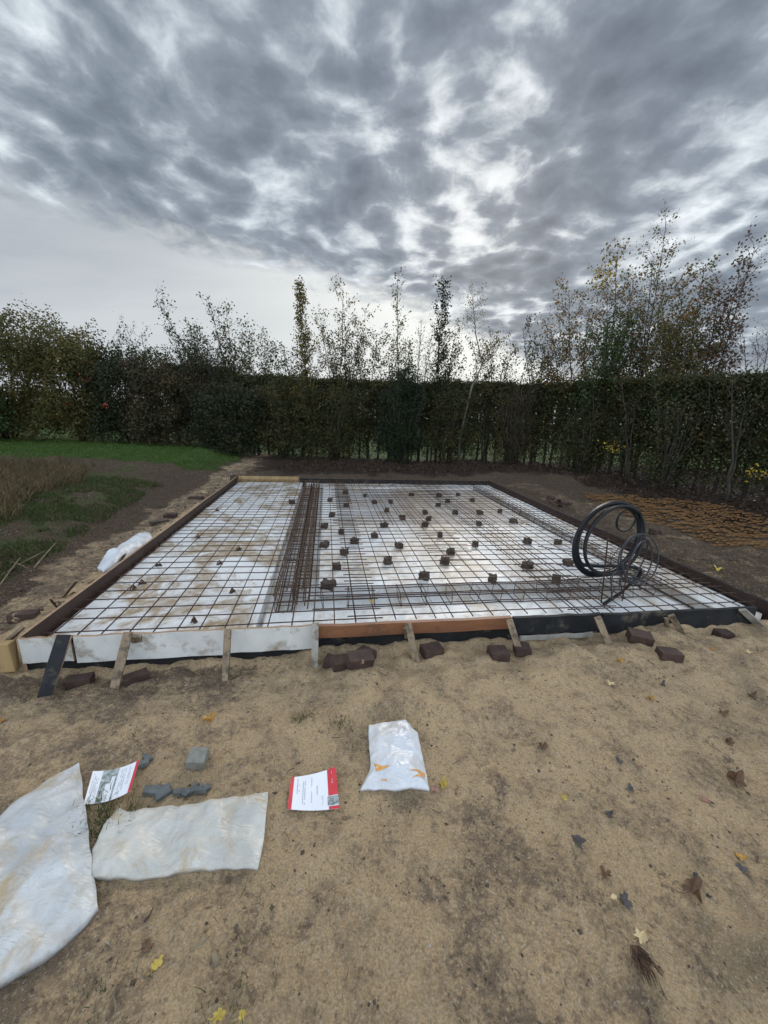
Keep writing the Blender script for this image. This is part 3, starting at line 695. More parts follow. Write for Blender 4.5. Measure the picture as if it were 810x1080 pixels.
# bricks on the ground
def brick(px, py, rz, label, size=(.20, .10, .075), tilt=0, mt='brick', dz=0.):
    size = tuple(c_ * .84 for c_ in size); p = gpt(px, py - 1)
    if ST(p[0], p[1])[1] > -.12 and -.1 < ST(p[0], p[1])[0] < 5.6 and py > 640:
        q_ = Vector(S(ST(p[0], p[1])[0] * .98, -.13)); p = (q_.x, q_.y, height(q_.x, q_.y))
    o = stone('brick', size, .05, M[mt], .045, seed=px * .1)
    o.location = (p[0], p[1], p[2] + size[2] * .42 + dz); o.rotation_euler = (tilt, tilt * .6, rz); tag(o, label, 'brick', 'dark bricks lying round the formwork')
brick(104, 708, .35, 'dark brick just left of the leaning brown stake', (.155, .09, .07))
brick(156, 703, .75, 'dark brick right of the leaning brown stake', (.155, .09, .07))
brick(347, 702, 1.4, 'small leftmost piece of the brick pile below the reddish timber', (.10, .07, .07), .2)
brick(361, 704, .5, 'second brick of the pile below the reddish timber', (.17, .10, .07), .15)
brick(379, 706, .45, 'biggest front brick of the pile below the reddish timber', (.20, .11, .08), .25, dz=.02)
brick(386, 692, -.6, 'rear brick of the pile below the reddish timber', (.14, .10, .07))
brick(455, 691, .4, 'brick right of the slanted stake below the reddish timber', (.17, .12, .075))
brick(525, 694, .1, 'brick left of the stake at the end of the reddish timber', (.15, .13, .07))
brick(550, 690, -.1, 'brick right of the stake at the end of the reddish timber', (.13, .12, .07))
brick(674, 676, -.3, 'brick with a sandy top against the black front board', (.18, .12, .08), .1)
brick(705, 694, -.15, 'brick lying furthest forward near the right corner', (.16, .11, .07))
brick(763, 670, .0, 'dark brick at the foot of the right front corner', (.13, .10, .08))
brick(26, 654, .35, 'dark brick on the path at the left edge')
brick(180, 546, .2, 'dark brick on the path left of the side board, far back', (.20, .14, .07))
brick(207, 527, .1, 'flat dark brick furthest back on the left path', (.28, .16, .06))
brick(691, 563, .3, 'dark brick at the edge of the orange grid mat', (.17, .12, .09))
brick(594, 535, .4, 'dark brick half buried beside the right side board', (.30, .18, .10), .2)
brick(602, 543, -.5, 'broken dark brick lower on the heap beside the right side board', (.25, .16, .10), .3)
brick(580, 530, .9, 'far dark brick in the heap beside the right side board', (.24, .14, .09), .2)
brick(168, 553, 1.0, 'dark lump beside the upper end of the white plastic roll', (.3, .09, .06), .1, 'clod')

# ------------------------------------------------------------------ cable coils
def coil(name, centre, R, yaw, tilt, n, rad, spread, material, label, ecc=1.0, wob=.02, tail=None, group='coils of cable on the slab', roll=0, start=0):
    Rm = Matrix.Rotation(yaw, 3, 'Z') @ Matrix.Rotation(tilt, 3, 'X') @ Matrix.Rotation(roll, 3, 'Y')
    pts = []; K = 44
    ph = [random.uniform(0, 6.28) for _ in range(6)]
    for i in range(int(n * K) + 1):
        a = start + 2 * PI * i / K; turn = i / K
        r = R * (1 + wob * math.sin(a * .37 + ph[0]) + wob * .8 * math.sin(turn * 2.4 + ph[1]))
        off = spread * math.sin(turn * 1.9 + ph[2]) + spread * .5 * math.sin(a * .61 + ph[3])
        pts.append(Rm @ Vector((r * math.cos(a), off, r * ecc * math.sin(a))))
    if tail:
        p0 = pts[-1]; T = [Vector(q) - Vector(centre) for q in tail]
        d0 = (pts[-1] - pts[-2]).normalized()
        ctrl = [p0 - d0 * .1, p0] + T + [T[-1] + (T[-1] - (T[-2] if len(T) > 1 else p0))]
        for i in range(1, len(ctrl) - 2):
            for k in range(1, 11):
                u = k / 10; a0, a1, a2, a3 = ctrl[i - 1:i + 3]
                pts.append(.5 * ((2 * a1) + (a2 - a0) * u + (2 * a0 - 5 * a1 + 4 * a2 - a3) * u * u + (-a0 + 3 * a1 - 3 * a2 + a3) * u ** 3))
    mb = MB(); mb.tube(pts, rad, 8)
    o = mb.build(name, M[material], smooth=True); o.location = centre
    return tag(o, label, 'cable coil', group)
cc = AT(643, 569, 3.42); st = G(652, 632, .1)
coil('cable_coil', cc, .375, math.radians(12), math.radians(-10), 5.5, .0155, .045, 'cable', 'large black conduit coil standing upright on the mesh', wob=.04, ecc=.80, roll=math.radians(-42), start=.0,
     tail=[Vector(AT(674, 600, 3.35)), Vector(AT(658, 622, 3.32)), Vector((G(637, 637, .13)[0], G(637, 637, .13)[1], .13))])
c2 = AT(673, 590, 3.15)
coil('cable_coil', c2, .215, math.radians(20), math.radians(-10), 2.3, .0065, .02, 'greycable', 'thin grey cable looped in front of the big black coil', wob=.06, start=PI,
     tail=[Vector(AT(648, 605, 3.1)), Vector(AT(645, 632, 3.05))])
coil('cable_coil', AT(671, 592, 3.2), .20, math.radians(35), math.radians(5), 1.35, .0065, .02, 'greycable', 'single darker grey loop tangled with the thin grey cable', wob=.06, start=PI * .9,
     tail=[Vector(AT(655, 610, 3.18)), Vector(AT(658, 632, 3.1))])
coil('cable_coil', AT(661, 549, 4.3), .135, math.radians(15), 0, 1.6, .010, .012, 'cable', 'small black loop seen through the large coil', wob=.04)
def rod(pts, r, label, material='rebar'):
    P = [Vector(p) for p in pts]; mb = MB(); mb.tube([p - P[0] for p in P], r, 6); o = mb.build('steel_rod', M[material], smooth=True); o.location = P[0]
    tag(o, label, 'steel rod', 'steel rods sticking up by the coils')
b1 = G(634, 636, .1); rod([(b1[0], b1[1], .1), AT(638, 600, b1[1]), AT(641, 569, b1[1]), AT(643, 568, b1[1])], .006, 'upright rusty rod left of the grey cable loops')
b1 = G(656, 634, .1); rod([(b1[0], b1[1], .1), AT(660, 612, b1[1]), AT(664, 588, b1[1])], .005, 'shorter rusty rod between the cable tails')
b1 = G(645, 622, .15); rod([(b1[0], b1[1], .15), AT(643, 600, b1[1]), AT(645, 588, b1[1]), AT(655, 575, b1[1])], .004, 'thin bent wire behind the rusty rods', 'rebar_dark')
for k, (s0, t0, s1, t1) in enumerate([(4.2, .95, 5.35, .62), (4.3, 1.5, 5.4, .75), (3.9, .55, 5.0, .70), (4.6, .4, 5.45, .42), (4.5, 2.6, 5.3, 1.0)]):
    a = S(s0, t0); b_ = S(s1, t1); mb = MB(); mb.tube([(0, 0, 0), ((b_[0] - a[0]) / 2, (b_[1] - a[1]) / 2, .006), (b_[0] - a[0], b_[1] - a[1], 0)], .005, 5)
    o = mb.build('loose_bar', M['rebar_dark'], smooth=True); o.location = (a[0], a[1], .206 + .002 * k)
    tag(o, 'loose dark bar lying askew on the mesh around the foot of the coils', 'steel bar', 'loose bars by the coils')

# ------------------------------------------------------------------ orange grid mat
def grid_mat():
    a = Vector(G(671, 530)); e = Vector(G(756, 582)); u = Vector((.987, .158)); v_ = Vector((-.158, .987))
    x0, y0 = G(650, 558); x0 -= .1
    poly = [G(612, 526), G(671, 529), G(721, 533), G(771, 544), G(830, 559), G(850, 592), G(756, 583), G(721, 568), G(686, 559), G(650, 545)]
    def inside(x, y):
        r = False; n = len(poly)
        for i in range(n):
            (x1, y1), (x2, y2) = poly[i], poly[(i + 1) % n]
            if (y1 > y) != (y2 > y) and x < (x2 - x1) * (y - y1) / (y2 - y1) + x1: r = not r
        return r
    mb = MB(); cx, cy = 5.6, 6.4; px_, py_ = .105, .095; th = .038; hz = .014
    z00 = max(height(cx + i * .3, cy + j * .3) for i in range(-4, 5) for j in range(-4, 5) if inside(cx + i * .3, cy + j * .3)) * .6
    for r in range(-45, 46):
        for k in range(-30, 31):
            q = u * (k * px_ + (.5 * px_ if r % 2 else 0)) + v_ * (r * py_)
            x, y = cx + q.x, cy + q.y
            if not inside(x + .06 * fbm(x, y, 3, 2), y): continue
            z = height(x, y) + .012
            # one honeycomb arch: three walls meeting
            c0 = Vector((q.x, q.y))
            p1 = c0 - u * px_ * .5; p2 = c0 + v_ * py_ * .5; p3 = c0 + u * px_ * .5; 
            for A, B in ((p1, p2), (p2, p3)):
                d = (B - A).normalized(); n = Vector((-d.y, d.x)) * th / 2
                mb.prism([(A.x - n.x, A.y - n.y, z), (B.x - n.x, B.y - n.y, z), (B.x + n.x, B.y + n.y, z), (A.x + n.x, A.y + n.y, z)],
                         [(A.x - n.x, A.y - n.y, z + hz), (B.x - n.x, B.y - n.y, z + hz), (B.x + n.x, B.y + n.y, z + hz * .9), (A.x + n.x, A.y + n.y, z + hz * .9)])
    o = mb.build('grid_mat', M['rustmat']); o.location = (cx, cy, 0)
    tag(o, 'rusty orange honeycomb grid mat on the soil before the hedge', 'grid mat')
grid_mat()

# ------------------------------------------------------------------ plastic bags
def film_bag(name, poly, h, material, label, cat, wr=.012, power=3, seed=0., parts=None, pts3=None, rings=26, dens=.02, lift=.004):
    """closed thin bag whose outline is poly (world xy)"""
    P = [Vector(p) for p in poly]; per = []
    for i in range(len(P)):
        a, b_ = P[i], P[(i + 1) % len(P)]; n = max(2, int((b_ - a).length / dens))
        for k in range(n):
            q = a.lerp(b_, k / n); d = (b_ - a).normalized(); w = .006 * noise.noise(Vector((q.x * 14 + seed, q.y * 14, 0)))
            per.append(q + Vector((-d.y, d.x)) * w)
    c = sum(per, Vector((0, 0))) / len(per); n = len(per)
    fr_ = random.Random(int(seed * 10)); ext = max((q - c).length for q in per); folds = []
    for _ in range(16):
        a_ = fr_.uniform(0, PI); o_ = fr_.uniform(-.7, .7) * ext; folds.append((math.cos(a_), math.sin(a_), o_, fr_.uniform(.006, .016), fr_.uniform(-.5, 1) * wr * .45, fr_.uniform(-.6, .6) * ext, fr_.uniform(.25, .7) * ext))
    def crease(x, y):
        z_ = 0
        for ca_, sa_, o_, w_, h_, m_, l_ in folds:
            dd = (x - c.x) * ca_ + (y - c.y) * sa_ - o_ + .012 * math.sin(((x - c.x) * sa_ - (y - c.y) * ca_) * 14); ll = abs(-(x - c.x) * sa_ + (y - c.y) * ca_ - m_) / l_
            if abs(dd) < w_ * 2 and ll < 1: z_ += h_ * (1 - abs(dd) / (w_ * 2)) * (1 - ll ** 2)
        return z_
    def top(x, y, r):
        e = 1 - r ** power
        w = wr * (noise.noise(Vector((x * 5 + seed, y * 5, 1))) + .55 * noise.noise(Vector((x * 13, y * 13 + seed, 2))) - 1.0 * abs(noise.noise(Vector((x * 7 + seed, y * 3.5, 5)))) + .5 * abs(noise.noise(Vector((x * 4, y * 11 + seed, 6)))))
        return h * e + crease(x, y) + w * (.3 + .7 * e) + .5 * wr * noise.noise(Vector((x * 9, y * 9, seed))) + wr * .3
    vs = []; fs = []
    for k in range(rings + 1):
        r = 1 - k / rings * .999; r = r if k < rings else 0.001
        for q in per:
            p = c + (q - c) * r; g = height(p.x, p.y); vs.append((p.x - c.x, p.y - c.y, g + lift + max(.003, top(p.x, p.y, r))))
    for k in range(rings):
        for i in range(n): fs.append((k * n + i, k * n + (i + 1) % n, (k + 1) * n + (i + 1) % n, (k + 1) * n + i))
    fs.append(tuple(rings * n + i for i in range(n)))
    b0 = len(vs)
    for q in per: vs.append((q.x - c.x, q.y - c.y, height(q.x, q.y) + .001))
    for i in range(n): fs.append((i, b0 + i, b0 + (i + 1) % n, (i + 1) % n))
    fs.append(tuple(b0 + n - 1 - i for i in range(n)))
    area = sum(per[i].x * per[(i + 1) % n].y - per[(i + 1) % n].x * per[i].y for i in range(n))
    if area < 0: fs = [f[::-1] for f in fs]
    mb = MB(); mb.add(vs, fs); o = mb.build(name, M[material], smooth=True); o.location = (c.x, c.y, 0)
    o.data.update()
    tag(o, label, cat)
    def surf(x, y):
        d = Vector((x, y)) - c; best = 1
        # radial parameter by nearest boundary direction
        ang = math.atan2(d.y, d.x); bi = min(range(n), key=lambda i: abs((math.atan2(per[i].y - c.y, per[i].x - c.x) - ang + PI) % (2 * PI) - PI))
        r = min(1, d.length / (per[bi] - c).length); return height(x, y) + lift + max(.003, top(x, y, r))
    return o, c, surf
g = lambda L: [G(px, py, .02) for px, py in L]
o1, c1, f1 = film_bag('plastic_sheet', g([(83, 803), (90, 850), (97, 905), (103, 955), (90, 973), (70, 990), (45, 1010), (20, 1026), (-10, 1042), (-60, 1065), (-110, 1030), (-95, 960), (-50, 905), (-8, 868), (22, 842), (52, 822)]), .03, 'bag_clear', 'large bluish translucent plastic sheet at the left edge', 'plastic sheet', .032, 4, 1.3, rings=60, dens=.011, lift=.013)
o2, c2_, f2 = film_bag('plastic_sheet', g([(124, 849), (175, 847), (230, 843), (283, 836), (281, 860), (277, 890), (272, 914), (235, 914), (200, 917), (170, 919), (120, 923), (98, 924), (97, 895), (110, 870)]), .022, 'bag_clear2', 'milky rectangular plastic sheet beside the large sheet', 'plastic sheet', .022, 5, 4.7, rings=60, dens=.011, lift=.013)
o3, c3, f3 = film_bag('plastic_bag', g([(389, 763), (408, 761), (420, 759), (428, 758), (434, 765), (440, 771), (444, 790), (449, 812), (453, 834), (425, 833), (400, 833), (380, 834), (388, 817), (391, 805), (389, 785)]), .04, 'bag_white', 'small white plastic bag with two orange smears in the middle of the sand', 'plastic bag', .012, 3, 8.1, rings=34, dens=.01, lift=.012)
# smears on the bag (children)
def decal(quad, surf, c, name, material, parent, n=6, dz=.0016, jag=.0):
    mb = MB(); vs = []
    q = [Vector(G(*p, .04)) for p in quad]
    for j in range(n + 1):
        for i in range(n + 1):
            a, b_ = i / n, j / n; p = q[0] * (1 - a) * (1 - b_) + q[1] * a * (1 - b_) + q[2] * a * b_ + q[3] * (1 - a) * b_
            p = p + Vector((random.uniform(-jag, jag), random.uniform(-jag, jag))); vs.append((p.x - c.x, p.y - c.y, surf(p.x, p.y) + dz))
    fs = [(j * (n + 1) + i, j * (n + 1) + i + 1, (j + 1) * (n + 1) + i + 1, (j + 1) * (n + 1) + i) for j in range(n) for i in range(n)]
    mb.add(vs, fs); return mb.build(name, M[material], parent)
decal([(394, 805), (398, 810), (412, 812), (396, 815)], f3, c3, 'orange_smear', 'stain', o3, jag=.002)
decal([(432, 816), (448, 812), (449, 816), (435, 817)], f3, c3, 'orange_smear', 'stain', o3, jag=.002)
decal([(434, 824), (446, 817), (449, 820), (436, 823)], f3, c3, 'orange_smear', 'stain', o3, jag=.0015)
decal([(402, 822), (408, 823), (408, 824), (403, 823.5)], f3, c3, 'orange_smear', 'stain', o3, jag=.001)
# rolled bag on the left path
film_bag('plastic_bag', [G(px, py, .03) for px, py in [(102, 597), (105, 592), (125, 578), (148, 563), (157, 560), (161, 565), (160, 571), (140, 584), (120, 597), (109, 604)]], .10, 'bag_white', 'long white folded plastic bag lying on the path beside the left board', 'plastic bag', .010, 2.6, 3.3, rings=24, dens=.025, lift=.01)

# ------------------------------------------------------------------ leaflets
def leaflet(quad, strips, label, curl, photo, lines):
    q = [Vector(G(px, py, .03)) for px, py in quad]; c = (q[0] + q[2]) / 2; zb = max(height(q[0].x + (q[2].x - q[0].x) * i_ / 8, q[0].y + (q[2].y - q[0].y) * j_ / 8) for i_ in range(9) for j_ in range(9)) + .003
    root = empty('leaflet', (c.x, c.y, zb)); tag(root, label, 'leaflet', 'leaflets lying on the sand')
    def pos(a, b_, dz): 
        p = q[0] * (1 - a) * (1 - b_) + q[1] * a * (1 - b_) + q[2] * a * b_ + q[3] * (1 - a) * b_
        return (p.x - c.x, p.y - c.y, dz + curl(a, b_))
    def patch(name, a0, a1, b0, b1, dz, material, n=12, under=False):
        mb = MB(); vs = [pos(a0 + (a1 - a0) * i / n, b0 + (b1 - b0) * j / n, dz) for j in range(n + 1) for i in range(n + 1)]
        fs = [(j * (n + 1) + i, (j + 1) * (n + 1) + i, (j + 1) * (n + 1) + i + 1, j * (n + 1) + i + 1) for j in range(n) for i in range(n)]
        mb.add(vs, fs)
        if under: mb.add([(v_[0], v_[1], v_[2] - .0008) for v_ in vs], [f[::-1] for f in fs])
        return mb.build(name, M[material], root, smooth=True)
    patch('page', 0, 1, 0, 1, 0, 'paper', under=True)
    for a0, a1, b0, b1 in strips: patch('red_strip', a0, a1, b0, b1, .0006, 'red')
    for a0, a1, b0, b1 in photo: patch('picture', a0, a1, b0, b1, .0012, 'photo')
    # columns of tiny unreadable print, one mesh
    mb = MB()
    for (a0, a1, b0, b1, nl) in lines:
        for k in range(nl):
            aa = a0 + (a1 - a0) * (k + .5) / nl; w = (a1 - a0) / nl * .22; bb = b0
            while bb < b1 - .02:
                L = random.uniform(.02, .07)
                if random.random() < .75:
                    e = min(bb + L, b1); mb.add([pos(aa - w, bb, .0008), pos(aa + w, bb, .0008), pos(aa + w, e, .0008), pos(aa - w, e, .0008)], [(3, 2, 1, 0)])
                bb += L + .012
    mb.build('printed_text', M['print'], root)
leaflet([(307, 819.5), (354, 810.5), (358, 852), (303, 853)], [(0, .075, 0, 1), (.80, 1, 0, .68), (.80, 1, .93, 1)], 'white leaflet with red edges and a small photo in its corner',
        lambda a, b_: .010 * (1 - math.sin(a * PI)) + .012 * (1 - b_) * a, [(.78, 1, .70, .91)],
        [(.14, .22, .08, .55, 2), (.26, .34, .10, .9, 2), (.44, .48, .1, .8, 1), (.55, .60, .3, .6, 1), (.66, .70, .65, .92, 2), (.88, .91, .08, .45, 1)])
leaflet([(98, 813), (148, 805), (138, 838.5), (88, 848)], [(.93, 1, 0, 1)], 'white leaflet with a landscape photo and one red edge beside the large sheet',
        lambda a, b_: .018 * (a - .35) ** 2 * 4 + .004, [(.22, .34, 0, 1), (.34, .44, .0, .45), (.44, .56, 0, .25), (.52, .56, .25, 1)],
        [(.04, .18, .1, .9, 4), (.62, .75, .1, .9, 3), (.80, .86, .1, .7, 2)])

# ------------------------------------------------------------------ block, slate chips
p = gpt(209, 806); o = stone('concrete_block', (.08, .07, .085), .03, M['concrete'], .05, 2); o.location = (p[0], p[1], p[2] + .024); o.rotation_euler = (.25, .1, .12); tag(o, 'small grey concrete block standing on the sand above the milky sheet', 'concrete block')
for k, (px, py, sx, sy, rz, lab) in enumerate([(160, 838, .075, .05, .1, 'flat slate chip touching the milky sheet at the left of the cluster'), (172, 838, .07, .055, .7, 'largest slate chip tilted in the middle of the cluster'), (186, 839, .035, .03, .3, 'small slate chip between the two groups of chips'),
        (195, 838, .05, .035, -.2, 'slate chip left in the right hand cluster'), (203, 836, .06, .03, .5, 'narrow slate chip in the right hand cluster'), (212, 835, .055, .04, .2, 'pale slate chip at the right end of the cluster'), (218, 833, .03, .03, .9, 'tiny slate chip at the far right of the cluster'),
        (152, 808, .05, .045, .6, 'dark chip under the corner of the landscape leaflet'), (156, 802, .05, .03, -.5, 'dark chip just above the landscape leaflet'), (207, 832, .03, .025, 1.2, 'small upright slate chip at the top of the cluster')]):
    p = gpt(px, py); mb = MB(); n = 4; vs = [(math.cos(2 * PI * i / n + .8) * sx / 1.6 * random.uniform(.8, 1.15), math.sin(2 * PI * i / n + .8) * sy / 1.6 * random.uniform(.8, 1.15)) for i in range(n)]
    mb.prism([(x, y, 0) for x, y in vs], [(x * .95, y * .95, .014) for x, y in vs]); o = mb.build('slate_chip', M['slate']); o.location = (p[0], p[1], p[2] + .008); o.rotation_euler = (random.uniform(-.3, .3), random.uniform(-.3, .3), rz)
    tag(o, lab, 'slate chip', 'broken slate chips')

# ------------------------------------------------------------------ single fallen leaves
def lobed(px, py, size, material, label, rz=0, curl=.35, lobes=5, part2=None):
    p = gpt(px, py); size *= .85; mb = MB(); n = lobes * 6; pts = []
    for i in range(n):
        a = 2 * PI * i / n; k = .62 + .38 * abs(math.cos(a * lobes / 2)) ** .7; k *= random.uniform(.72, 1.12); pts.append((math.cos(a) * k * size / 2, math.sin(a) * k * size / 2 * .85))
    vs = [(0, 0, .006)]
    for f_ in (.5, 1.):
        for x, y in pts: vs.append((x * f_, y * f_, .006 + curl * size * (f_ ** 2) * (.35 * math.sin(math.atan2(y, x) * 2 + px) + .25 * math.cos(math.atan2(y, x) * 3 + py)) + .25 * curl * size * f_))
    fs = [(0, 1 + i, 1 + (i + 1) % n) for i in range(n)] + [(1 + i, 1 + n + i, 1 + n + (i + 1) % n, 1 + (i + 1) % n) for i in range(n)]
    mb.add(vs, fs); mb.tube([(-size * .2, 0, .006), (-size * .55, 0, .008), (-size * .8, size * .08, .012)], [.0012, .001, .0008], 4)
    o = mb.build('fallen_leaf', M[material], smooth=False); sm = o.modifiers.new('thick', 'SOLIDIFY'); sm.thickness = .0008
    o.location = p; o.rotation_euler = (0, 0, rz); tag(o, label, 'leaf', 'single fallen leaves')
LV = [(220, 759, .085, 'dl_ochre', 'ragged orange leaf on the sand below the third stake', .3, .5), (467, 829, .055, 'dl_yellow', 'curled yellow leaf right of the white bag', 1.0, .9), (458, 834, .05, 'dl_pink', 'pinkish brown leaf beside the curled yellow one', 0, .3),
      (166, 1018, .045, 'dl_yellow', 'pale yellow leaf between the big sheet and the wood chip', 1.2, .3), (231, 1073, .04, 'dl_yellow', 'yellow leaf in the tuft at the bottom edge', .4, .4), (256, 1072, .03, 'dl_yellow', 'small yellow leaf right of the bottom tuft', 1.4, .4),
      (675, 989, .055, 'dl_pale', 'pale yellow leaf just above the root tuft', .5, .3), (638, 923, .05, 'dl_brown', 'brown curled leaf in the right foreground', .2, .8), (609, 888, .065, 'dl_dark', 'nearly black leaf furthest left in the right foreground', 2.2, .6),
      (658, 951, .06, 'dl_dark', 'dark blue grey leaf above the pale yellow one', 2.0, .4), (647, 948, .03, 'dl_pale', 'tiny cream leaf touching the dark blue grey one', .2, .3), (729, 942, .085, 'dl_brown', 'big curled brown leaf in the right foreground', .2, 1.0),
      (735, 929, .045, 'dl_dark', 'small dark leaf behind the big curled brown one', .8, .6), (777, 825, .10, 'dl_brown', 'crescent shaped dark brown leaf at the right', 1.5, .9), (780, 904, .045, 'dl_ochre', 'slim ochre leaf at the right edge', -.6, .4),
      (783, 917, .055, 'dl_dark', 'dark leaf just below the slim ochre one', .2, .3), (573, 789, .055, 'dl_brown', 'brown leaf on the plain sand right of the white bag', 0, .8), (686, 737, .05, 'dl_ochre', 'orange brown leaf on the sand below the furthest forward brick', .2, .5),
      (699, 723, .05, 'dl_dark', 'dark curled leaf near the orange brown one', .9, .8), (793, 735, .07, 'dl_brown', 'dark brown leaf at the right edge of the sand', .2, .6), (769, 784, .06, 'dl_brown', 'brown crumpled leaf above the crescent one', .7, .8),
      (763, 753, .065, 'dl_brown', 'brown leaf pair left of the right edge', .2, .6), (644, 722, .06, 'dl_pale', 'narrow tan leaf below the furthest forward brick', .1, .3), (665, 833, .05, 'dl_dark', 'dark leaf in the middle of the right sand', .3, .4),
      (653, 803, .05, 'dl_dark', 'grey leaf above the one in the middle of the right sand', 1.1, .3), (744, 844, .045, 'dl_pink', 'rusty leaf left of the crescent one', -.5, .3), (595, 843, .035, 'dl_yellow', 'thin yellow leaf near the nearly black one', -.6, .3),
      (642, 860, .04, 'dl_dark', 'small black leaf between the nearly black one and the middle one', 0, .6), (155, 1000, .05, 'dl_brown', 'dull brown leaf above the pale yellow one', .5, .3), (391, 645, .05, 'dl_yellow', 'yellow leaf on the white strip behind the reddish timber', .5, .8),
      (1, 760, .05, 'dl_ochre', 'orange leaf at the left edge of the photo', 0, .5), (435, 693, .05, 'dl_yellow', 'yellow leaf at the foot of the slanted stake', 0, .6), (757, 602, .12, 'dl_yellow', 'large yellow leaf on the sand outside the right board', .2, .5),
      (790, 688, .06, 'dl_pale', 'pale leaf right of the right corner brick', .2, .3), (655, 693, .06, 'dl_ochre', 'ochre leaf left of the furthest forward brick', .2, .3), (752, 685, .05, 'dl_ochre', 'small orange leaf below the right corner brick', .6, .4), (467, 690, .04, 'dl_ochre', 'small orange leaf touching the brick right of the slanted stake', .6, .4)]
for a in LV: lobed(a[0], a[1], a[2], a[3], a[4], a[5], a[6])
for o in bpy.data.objects:
    if o.name.startswith('fallen_leaf') and 'white strip' in o.get('label', ''): x, y = G(391, 645, ZE); o.location = (x, y, .175)
# root tuft
p = gpt(678, 1020); mb = MB()
for k in range(120):
    a = random.uniform(-.9, .9) + PI * .5 + PI; L = random.uniform(.04, .085); b0 = Vector((random.uniform(-.012, .012), .035 + random.uniform(-.01, .01), .01)); d = Vector((math.cos(a) * .6, math.sin(a), random.uniform(-.05, .3)))
    e = b0 + d * L; e.z = max(e.z, .003); mb.tube([b0, b0 + d * L * .5 + Vector((random.uniform(-.006, .006), 0, .008)), e], [.0012, .001, .0005], 4)
o = mb.build('root_tuft', M['cage']); o.location = p; tag(o, 'dark dried root tuft lying in the right foreground', 'root tuft')
# sticks
for (a, b_, r, mt, lab) in [((200, 1004), (222, 991), .004, 'twig', 'pale stick above the wood chip at the bottom left'), ((152, 973), (162, 960), .003, 'bark', 'short dark stick below the milky sheet'), ((0, 600), (50, 590), .006, 'twig', 'dead straw stalk in the dry grass at the left edge'), ((0, 618), (22, 592), .006, 'twig', 'steep dead stalk at the left edge'), ((5, 575), (32, 610), .005, 'twig', 'crossing dead stalk at the left edge'), ((36, 600), (60, 582), .007, 'twig', 'pale stick on the weedy bank'), ((120, 1050), (121, 1080), .002, 'twig', 'thin straw at the bottom left')]:
    A = Vector(gpt(*a)); B = Vector(gpt(*b_)); mb = MB(); up = .012 if A.y < 2 else .09
    mb.tube([Vector((0, 0, 0)), (B - A) * .5 + Vector((.005, 0, up * .6)), B - A + Vector((0, 0, up))], [r, r * .9, r * .5], 5); o = mb.build('stick', M[mt]); o.location = A + Vector((0, 0, r)); tag(o, lab, 'stick')
p = gpt(227, 1013); mb = MB(); mb.box((0, 0, .006), (.036, .012, .008), rz=-.9, jit=.003); o = mb.build('wood_chip', M['twig'], bevel=.001); o.location = p; tag(o, 'pale splintered wood chip at the bottom left', 'wood chip')

# ------------------------------------------------------------------ hedge plants and bushes
def copy_thing(root, loc, rz, scale=(1, 1, 1)):
    r = root.copy(); C.objects.link(r); r.location = loc; r.rotation_euler = (0, 0, rz); r.scale = scale
    for ch in root.children:
        c = ch.copy(); C.objects.link(c); c.parent = r
    return r
def hedge_plant(seed, H=2.62, mt='leaf_hedge', nleaf=8500):
    root = empty('hedge_plant'); rs = random.Random(seed); mb = MB()
    for k in range(rs.choice([1, 2, 2])):
        a = rs.uniform(0, 6.28); x = .06 * math.cos(a); y = .06 * math.sin(a); tip = (x + rs.uniform(-.2, .2), y + rs.uniform(-.15, .15), H * .92)
        P = [(x, y, -.1), (x + rs.uniform(-.04, .04), y, .6), ((x + tip[0]) / 2 + rs.uniform(-.08, .08), (y + tip[1]) / 2, H * .55), tip]; mb.tube(P, [.045, .036, .024, .006], 6)
        for j in range(14):
            z = rs.uniform(.35, H * .85); u_ = z / H; bx = x + (tip[0] - x) * u_; by = y + (tip[1] - y) * u_; aa = rs.uniform(0, 6.28); L = rs.uniform(.2, .42)
            mb.tube([(bx, by, z), (bx + math.cos(aa) * L * .6, by + math.sin(aa) * L * .6, z + L * .45), (bx + math.cos(aa) * L, by + math.sin(aa) * L, z + L * .9)], [.010, .007, .003], 4)
    mb.build('trunk', M['bark'], root, True)
    z = H * (1 - rng.uniform(0, 1, nleaf) ** 1.25 * .93)
    z = np.where(rng.uniform(0, 1, nleaf) < .06, rng.uniform(H - .05, H + .10, nleaf), z)
    dens = np.clip((z - .15) / 1.1, .12, 1); keep = rng.uniform(0, 1, nleaf) < dens; z = z[keep]; n = len(z)
    ang = rng.uniform(0, 2 * PI, n); r = rng.uniform(.3, 1, n) ** .6
    P = np.stack([np.cos(ang) * r * .40, np.sin(ang) * r * .42, z], 1)
    kk = np.array([noise.noise(Vector((p_[0] * 4 + seed, p_[1] * 4, p_[2] * 3.2))) for p_ in P]); P = P[kk > -.42]; kk = kk[kk > -.42]
    P += rng.normal(size=P.shape) * .03
    rn = np.clip(rng.uniform(0, 1, len(P)) * .75 + kk * .5 + .1, 0, 1)
    leaves('crown', P, .070, M[mt], root, rnd=rn, smin=.4)
    return root
variants = [hedge_plant(i * 3.7 + 1) for i in range(5)]
line = [Vector(q) for q in [(-7.5, 13.7), (4.7, 13.9), (6.4, 11.9), (7.5, 9.95), (8.3, 8.2), (9.2, 6.0), (9.9, 4.4)]]
pos = []; carry = 0
for i in range(len(line) - 1):
    a, b_ = line[i], line[i + 1]; L = (b_ - a).length; p_ = carry
    while p_ < L: pos.append((a.lerp(b_, p_ / L), math.atan2((b_ - a).y, (b_ - a).x))); p_ += .36
    carry = p_ - L
